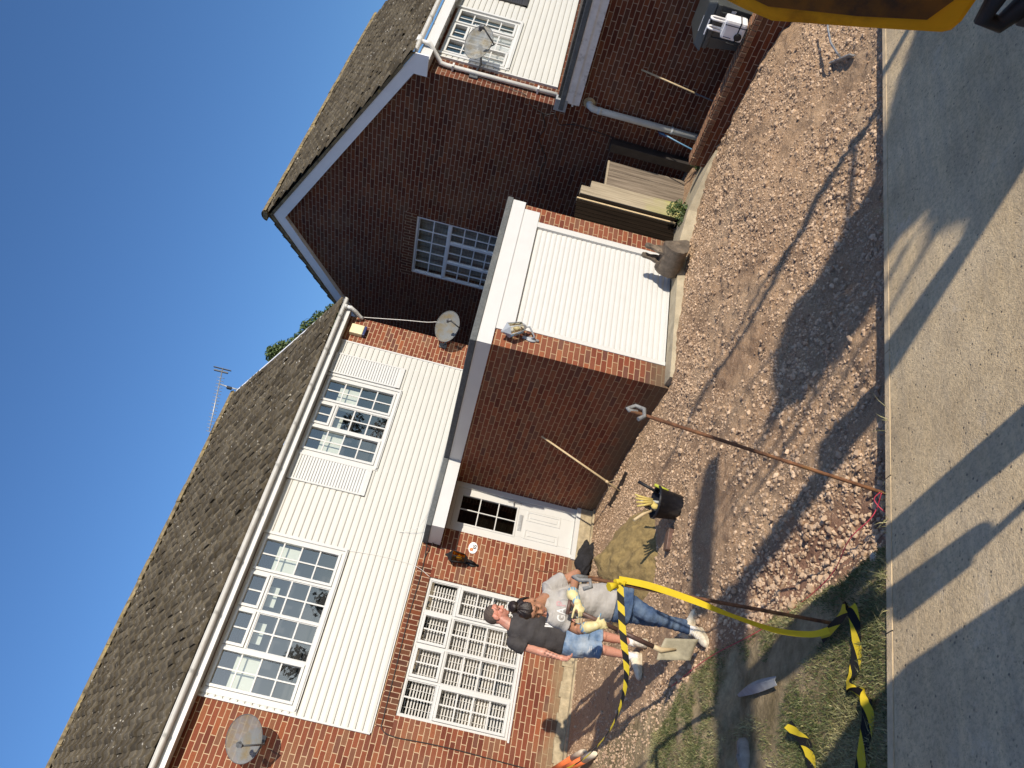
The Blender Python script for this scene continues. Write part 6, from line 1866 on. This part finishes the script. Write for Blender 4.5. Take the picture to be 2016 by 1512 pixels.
# shirt lettering, laid on the cloth
def cloth_text(body_, size, at, xdir, ydir, material, name, outline=False):
    q = text_mesh(body_, size, (0, 0, 0), (1, 0, 0), (0, 1, 0), 0.0, material, wom, name, bold=.002)
    bm = bmesh.new(); bm.from_mesh(q.data); bmesh.ops.triangulate(bm, faces=bm.faces)
    bmesh.ops.subdivide_edges(bm, edges=bm.edges, cuts=1); bm.to_mesh(q.data); bm.free()
    off = ORG[wom.name]; me = teew.data
    bvh = BVHTree.FromPolygons([v.co + off for v in me.vertices], [p.vertices[:] for p in me.polygons])
    xd, yd = Vector(xdir).normalized(), Vector(ydir).normalized()
    for v in q.data.vertices:
        l_ = v.co + off
        p = Vector(at) + xd * l_.x + yd * l_.y
        hit = bvh.ray_cast(p - WY * .9, WY)
        pp = (hit[0] if hit[0] is not None else p) - WY * .0035
        v.co = pp - off
    q.data.update(); return q
xt = LA; yt = (UZ - xt * xt.z).normalized()
ctr = Pw(2.645, -1.185, -.1)
cloth_text('GA', .098, ctr - xt * .035 - UZ * .0, xt, yt, M['print_white'], 'shirt_letters')
cloth_text('P', .098, ctr + xt * .070, xt, yt, M['print_pink'], 'shirt_letter_pink')
for n_, hd, g_off in ((nL, -WY * .86 - WX * .40, 0), (nR, WX * .95 - WY * .15, 0)):
    hd = Vector(hd).normalized(); heel = Vector((n_.x, n_.y, 0)) - hd * .055
    if n_ is nR: heel = Vector((n_.x, n_.y, 0)) - hd * .12
    g_ = min(gz(heel.x, heel.y), gz(*(heel + hd * .2).xy)) + .008
    shoe(wom, (heel.x, heel.y, g_), hd, k=.95)
    b = MB(); b.tube([n_ + UZ * .0, Vector((n_.x, n_.y, g_ + .06))], [.040, .040], 14); b.build('sock', M['sock'], wom)
# gloved hands closed on the shaft
for A_, at, th, nm in ((aL, sgrip + sd * .085, 1, 'glove'), (aR, sgrip + sd * .30, -1, 'glove')):
    b = MB(); wri = A_[2]; dv = (at - wri); dv.normalize()
    nrm = (sd.cross(dv)).normalized()
    if nrm.dot(WY) < 0: nrm = -nrm
    start = at - dv * .085 - nrm * .024
    cone(b, wri - (A_[2] - A_[1]).normalized() * .045, .052, start, .037, 14); cone(b, wri - (A_[2] - A_[1]).normalized() * .065, .050, wri - (A_[2] - A_[1]).normalized() * .02, .046, 14)
    hand_prims(b, start, dv, nrm, 0.95, 1.0, thumb=th)
    gcol = lambda co, at=at, nrm=nrm, wri=wri: np.where((((co - np.array(at)) @ np.array(-WY) < .012) & (np.linalg.norm(co - np.array(wri), axis=1) > .055))[:, None] & (np.sin(co[:, 2:3] * 300) > -.55), np.array([[.20, .37, .52]]), np.array([[.70, .60, .30]]))
    blob(b, nm, M['skin'], wom, .006, 2, gcol)
# spade
t = root('spade', (2.45, 6.35, -2.44), 'square mouthed spade with dusty steel blade held by the woman', 'spade')
b = MB(); b.tube([sgrip + sd * .03, sgrip + sd * .42], [.017, .019], 12); b.build('shaft', M['wood_brown'], t)
b = MB(); b.tube([sgrip + sd * .42, sneck - sd * .06], [.021, .020], 12); b.build('socket', mat('brown painted steel', (0.105, 0.058, 0.045), .5, .3, 20, .2, metal=.2), t)
b = MB(); crs = WX * 1.0; b.tube([sgrip - crs * .06 - sd * .03, sgrip + crs * .06 - sd * .03], .016, 10)
for s_ in (-1, 1): b.tube([sgrip + crs * .05 * s_ - sd * .03, sgrip + sd * .05], .011, 8)
b.build('handle', M['wood_brown'], t)
c1, c2, c4, c5 = [Vector(q) * SPK for q in ((2.556, 6.33, -2.085), (2.632, 6.37, -2.395), (2.440, 6.40, -2.335), (2.364, 6.36, -2.030))]
nb = (c2 - c1).cross(c5 - c1).normalized()
if nb.dot(WY) > 0: nb = -nb
vs = []; N1, N2 = 7, 9
for j in range(N2 + 1):
    for i in range(N1 + 1):
        u_, v_ = i / N1, j / N2
        p = (c5 * (1 - u_) + c1 * u_) * (1 - v_) + (c4 * (1 - u_) + c2 * u_) * v_
        p = p - nb * (.018 * (1 - (2 * u_ - 1) ** 2)) + nb * .012 * v_
        vs.append(p)
b = MB(); b.add(vs, [(j * (N1 + 1) + i, j * (N1 + 1) + i + 1, (j + 1) * (N1 + 1) + i + 1, (j + 1) * (N1 + 1) + i) for j in range(N2) for i in range(N1)], True)
bl = b.build('blade', mat('dust covered steel', (0.36, 0.32, 0.22), .75, .22, 14, .2, metal=.1, dirt=(0.16, 0.14, 0.10), dirt_amt=.7, dirt_scale=7), t)
sol = bl.modifiers.new('t', 'SOLIDIFY'); sol.thickness = .005
b = MB(); mid = (c1 + c5) / 2
b.tube([sneck - sd * .07, sneck, mid * .55 + (c2 + c4) / 2 * .45 + nb * .004], [.021, .024, .008], 12); b.build('neck', M['wood_pale'], t)

# ------------------------------------------------------------------ trees
def tree(name, loc, label, trunk_h, trunk_r, cl, rad, n, size, seed, leafm='leaf', limbs=None, group='trees', lean=(0, 0)):
    t = root(name, loc, label, 'tree', group)
    L = Vector(loc); b = MB()
    top = L + Vector((lean[0], lean[1], trunk_h))
    b.tube([L - Vector((0, 0, .4)), L + Vector((lean[0] * .4, lean[1] * .4, trunk_h * .5)), top], [trunk_r, trunk_r * .75, trunk_r * .5], 12)
    for c in cl:
        c = Vector(c); m_ = (top + c) / 2 + Vector((random.uniform(-.2, .2), random.uniform(-.2, .2), -.1)) * (c - top).length * .3
        b.tube([top - Vector((0, 0, trunk_h * .15)), m_, c], [trunk_r * .42, trunk_r * .25, trunk_r * .06], 8)
    b.build('trunk', M['bark'], t)
    V, F, T_ = leaves(n, cl, rad, size, seed); np_mesh('crown', V, F, M[leafm], t, T_)
    return t
tree('garden_tree', (17.9, 24.5, -2.6), 'leafy tree top showing behind the tiled roof', 8.2, .20, [(16.85, 24, 7.62), (17.15, 24, 7.35), (16.7, 24, 7.2), (17.5, 24.1, 7.0), (17.9, 24.2, 6.9), (18.4, 24.0, 6.75), (18.9, 24.0, 6.55), (19.4, 24.0, 6.2), (17.6, 24.3, 6.4), (18.6, 24.2, 6.0)], [(.38, .4, .30), (.34, .4, .36), (.3, .4, .3), (.34, .4, .42), (.30, .4, .42), (.42, .4, .40), (.40, .4, .36), (.42, .4, .36), (.8, .5, .6), (.9, .5, .6)], 9000, .070, 5)
# trees across the road (seen in the window glass) and the bushy one that shades the pavement
for i, (tx_, ty_, top_, w_) in enumerate([(-6, -27, 5.2, 2.6), (-1, -28, 5.6, 2.6), (4, -27, 5.4, 2.6), (9.5, -28, 6.6, 2.6), (13.2, -27, 7.4, 2.4), (17.5, -28, 7.0, 2.6), (22.0, -27, 6.8, 2.2), (26.0, -28, 8.8, 2.8), (30.5, -27, 9.2, 3.0), (35.5, -28, 9.4, 3.0), (40.5, -28, 8.6, 3.0)]):
    cl = [(tx_ + random.uniform(-w_, w_) * .7, ty_ + random.uniform(-1, 1), -2.5 + (top_ + 1.6) * random.uniform(.12, .86)) for _ in range(9)] + [(tx_, ty_, top_ - .9)]
    tree('broad_tree', (tx_, ty_, -3.2), 'leafy tree across the road mirrored in the house windows', top_ * .7 + 2, .22, cl, [w_ * .46] * 9 + [1.0], 3000, .22, 40 + i, 'leaf_dark', group='trees across the road')
def in_poly(px, pz, poly):
    c = np.zeros(len(px), bool); k = len(poly)
    for i in range(k):
        x1, z1 = poly[i]; x2, z2 = poly[(i + 1) % k]
        c ^= ((z1 > pz) != (z2 > pz)) & (px < (x2 - x1) * (pz - z1) / (z2 - z1 + 1e-9) + x1)
    return c
t = root('street_tree', (5.4, -5.0, -3.0), 'bushy leaning tree at the road side casting shade', 'tree', None)
poly = [(7.4, -1.2), (7.3, .1), (6.82, .45), (6.38, .66), (6.02, .78), (5.96, 1.0), (5.63, 1.20), (5.60, 1.44), (5.38, 1.56), (5.00, 1.65), (4.62, 1.62), (4.50, 1.76), (4.47, 1.42), (4.56, 1.24), (4.60, 1.08), (4.66, .98), (4.80, .86), (4.66, .70), (4.44, .74), (4.30, .62), (4.10, .62), (4.22, .42), (4.0, .3), (3.98, -1.2)]
rg = np.random.default_rng(77)
N_ = 30000
px_, pz_ = rg.uniform(3.9, 7.5, N_), rg.uniform(-1.2, 1.8, N_)
k_ = in_poly(px_, pz_, poly)
px_, pz_ = px_[k_], pz_[k_]
py_ = -5.0 + rg.uniform(-.35, .35, len(px_))
pz_ = pz_ + (-(py_ + 5.0)) * 0.41; px_ = px_ - (py_ + 5.0) * .03
cen = np.stack([px_, py_, pz_], -1)
nr_ = rg.normal(size=(len(px_), 3)); nr_[:, 1] -= 1.2; nr_ /= np.linalg.norm(nr_, axis=1)[:, None]
a_ = rg.normal(size=(len(px_), 3)); a_ -= nr_ * (a_ * nr_).sum(1)[:, None]; a_ /= np.linalg.norm(a_, axis=1)[:, None]; b_ = np.cross(nr_, a_)
s_ = .055 * rg.uniform(.6, 1.3, len(px_))[:, None]
V = np.stack([cen - a_ * s_, cen + b_ * s_ * .6, cen + a_ * s_, cen - b_ * s_ * .6], 1).reshape(-1, 3)
F = np.arange(len(px_))[:, None] * 4; F = np.concatenate([F + np.array([[0, 3, 2]]), F + np.array([[0, 2, 1]])])
np_mesh('crown', V, F, M['leaf_dark'], t, np.repeat(rg.random(len(px_)), 4))
b = MB()
b.tube([(5.4, -5, -3.3), (5.42, -5, -1.2), (5.3, -5, .4), (5.0, -5, 1.2)], [.17, .15, .10, .03], 10)
for p_, q_ in (((5.3, -5, .4), (4.7, -5, 1.5)), ((5.42, -5, -.8), (6.3, -5, .5)), ((5.3, -5, 0), (4.4, -5, .4))): b.tube([p_, q_], [.07, .015], 8)
# a thin leaning sapling with a few bare twigs
sap = root('sapling', (7.0, -2.0, -2.75), 'thin bare leaning sapling at the road side beside the bushy tree', 'tree')
q_ = MB()
q_.tube([(7.15, -2, -2.9), (6.95, -2, -1.2), (6.74, -2.0, -.39), (6.56, -2.0, -.05), (6.40, -2, .06), (6.17, -2.0, .30), (6.02, -2, .36), (5.76, -2.0, .67), (5.70, -2, .86), (5.66, -2.0, 1.04), (5.48, -2.0, 1.52), (5.42, -2, 1.75)], [.06, .05, .046, .043, .046, .038, .036, .034, .032, .03, .024, .012], 8)
for tw in ([(6.74, -2, -.39), (6.1, -2, -.30), (5.0, -2, -.12), (4.46, -2, .06), (4.2, -2, .33), (3.95, -2, .62), (3.72, -2, 1.0)], [(5.0, -2, -.12), (4.6, -2, .02), (4.30, -2, .10), (4.05, -2, .28), (3.9, -2, .50), (3.66, -2, .78)], [(4.46, -2, .06), (4.42, -2, .30), (4.30, -2, .52), (4.1, -2, .86), (3.9, -2, 1.15)], [(6.4, -2, .06), (5.9, -2, .75), (5.84, -2, 1.12)]):
    q_.tube(tw, np.linspace(.026, .010, len(tw)), 6)
q_.build('stem', M['bark'], sap)
# long bare twigs
for tw in ([(6.75, -5, .9), (6.60, -5, 1.2), (6.24, -5, 1.5), (6.0, -5, 1.75), (5.80, -5, 1.95), (5.62, -5, 2.45), (5.54, -5, 2.75)], [(4.5, -5, 1.6), (4.32, -5, 1.75), (4.15, -5, 1.95), (4.0, -5, 2.2)], [(4.7, -5, 1.0), (4.45, -5, 1.25), (4.2, -5, 1.5), (3.95, -5, 1.85)], [(4.6, -5, .8), (4.3, -5, 1.15), (4.05, -5, 1.35), (3.8, -5, 1.75)], [(4.5, -5, .6), (4.2, -5, .95), (3.98, -5, 1.2), (3.75, -5, 1.5)], [(5.4, -5, 1.4), (5.2, -5, 1.75), (5.0, -5, 1.95), (4.8, -5, 2.15)]):
    b.tube(tw, np.linspace(.026, .008, len(tw)), 6)
b.tube([(6.95, -5, .35), (6.75, -5, .9)], .03, 6)
b.build('trunk', M['bark'], t)
# ------------------------------------------------------------------ the digger the photographer sits on, and added unseen shade casters
t = root('mini_digger', (1.2, -0.6, -2.45), 'yellow digger arm with black rubber below at the right edge', 'digger')
yy = [(.918, -.364), (.929, -.43), (.938, -.507), (.894, -.731), (.855, -.915), (.845, -.936), (.815, -.945), (.30, -.95), (-.2, -.80), (-.3, .05), (.45, -.08)]
b = MB(); b.prism([(2.05, p[0], p[1]) for p in yy], (.20, 0, 0)); arm = b.build('boom', M['yellow_paint'], t, bevel=.014)
b = MB(); b.prism([(2.044, .88, -.36), (2.044, .900, -.48), (2.044, .865, -.70), (2.044, .83, -.86), (2.044, .70, -.93), (2.044, .30, -.93), (2.044, .30, -.30), (2.044, .60, -.22)], (.008, 0, 0)); b.build('boom_plate', mat('oily yellow plate', (0.20, 0.070, 0.001), .8, .3, 5, dirt=(0.01, .008, .006), dirt_amt=.9, dirt_scale=3.5), t)
b = MB()
b.tube([(2.10, -.2, -.90), (2.08, .3, -1.0), (2.06, .62, -.98), (2.05, .795, -.985), (2.055, .80, -1.03), (2.07, .70, -1.08), (2.09, .3, -1.14)], [.05, .05, .035, .022, .022, .035, .05], 10)
b.tube([(2.10, -.2, -1.05), (2.08, .45, -1.05), (2.065, .745, -1.10), (2.07, .74, -1.22), (2.09, .3, -1.35)], .06, 10)
b.tube([(2.14, .2, -.92), (2.10, .5, -.93), (2.08, .70, -.955)], .05, 10)
b.build('hose', M['rubber'], t)
b = MB(); b.prism([(2.40, .3, -2.2), (2.62, .3, -2.2), (2.50, .3, -1.0), (2.27, .3, -1.0)], (0, .12, 0)); b.prism([(2.50, .31, -1.0), (2.27, .31, -1.0), (2.06, .31, -.2), (2.24, .31, -.2)], (0, .10, 0)); b.build('boom_foot', M['yellow_paint'], t)
b = MB(); b.tube([(2.17, .3, -1.7), (2.0, .3, -1.26)], .022, 8); b.tube([(2.02, .3, -1.30), (1.97, .3, -1.06)], .055, 10); b.build('shade_rod', M['rubber'], t)  # unseen rod added to throw a shade stripe on the pavement
b = MB(); b.prism([(1.80, .28, -1.75), (1.69, .28, -1.05), (1.55, .28, -.80), (1.35, .28, -.62), (-1.4, .28, -.62), (-1.4, .28, -1.75)], (0, -1.3, 0)); b.build('shade_body', M['yellow_paint'], t, bevel=.03)  # unseen body mass, outline cut to the shade it throws on the pavement
b = MB()
for xx in (-.9, 1.2): b.prism([(xx, .9 - .05, -2.33), (xx, 1.05 - .25, -2.0), (xx, .65, -1.83), (xx, -1.3, -1.83), (xx, -1.6, -2.05), (xx, -1.4, -2.33)], (.4, 0, 0))
b.build('track', M['rubber'], t, bevel=.02)
# unseen bars added behind the camera, cut to shade bands on the gravel
b = MB(); b.prism([(4.10, -2.0, -1.9), (4.95, -2.0, -1.9), (4.48, -2.0, -.86), (4.02, -2.0, -.60), (3.90, -2.0, -.30), (3.82, -2.0, .10), (3.62, -2.0, .14), (3.46, -2.0, .06), (3.62, -2.0, -.26), (4.05, -2.0, -.85)], (0, -.12, 0)); b.prism([(3.62, -2.0, .05), (3.46, -2.0, .0), (3.24, -2.0, .35), (3.10, -2.0, .66), (3.22, -2.0, .72), (3.42, -2.0, .38)], (0, -.14, 0))
b.build('shade_bar', M['yellow_paint'], t)
b = MB(); b.prism([(3.10, -2.0, 1.02), (4.6, -2.0, .93), (4.6, -2.0, 1.05), (4.0, -2.0, 1.20), (3.10, -2.0, 1.17)], (0, -.10, 0)); b.build('shade_crossbar', M['yellow_paint'], t)  # unseen crossbar added for the shade band across the gravel
b = MB(); b.prism([(3.22, -2.0, .66), (2.6, -2.0, .70), (1.45, -2.0, .62), (1.45, -2.0, .90), (2.6, -2.0, .93), (3.20, -2.0, .93)], (0, -.10, 0)); b.build('lawn_shade_bar', M['yellow_paint'], t)  # unseen bar added to shade the lawn edge
b = MB(); b.bar((2.45, -1.9, -1.5), (3.95, -2.05, -1.75), .16, .18); b.build('shade_bar_link', M['rubber'], t)  # added link that ties the shade bars to the digger
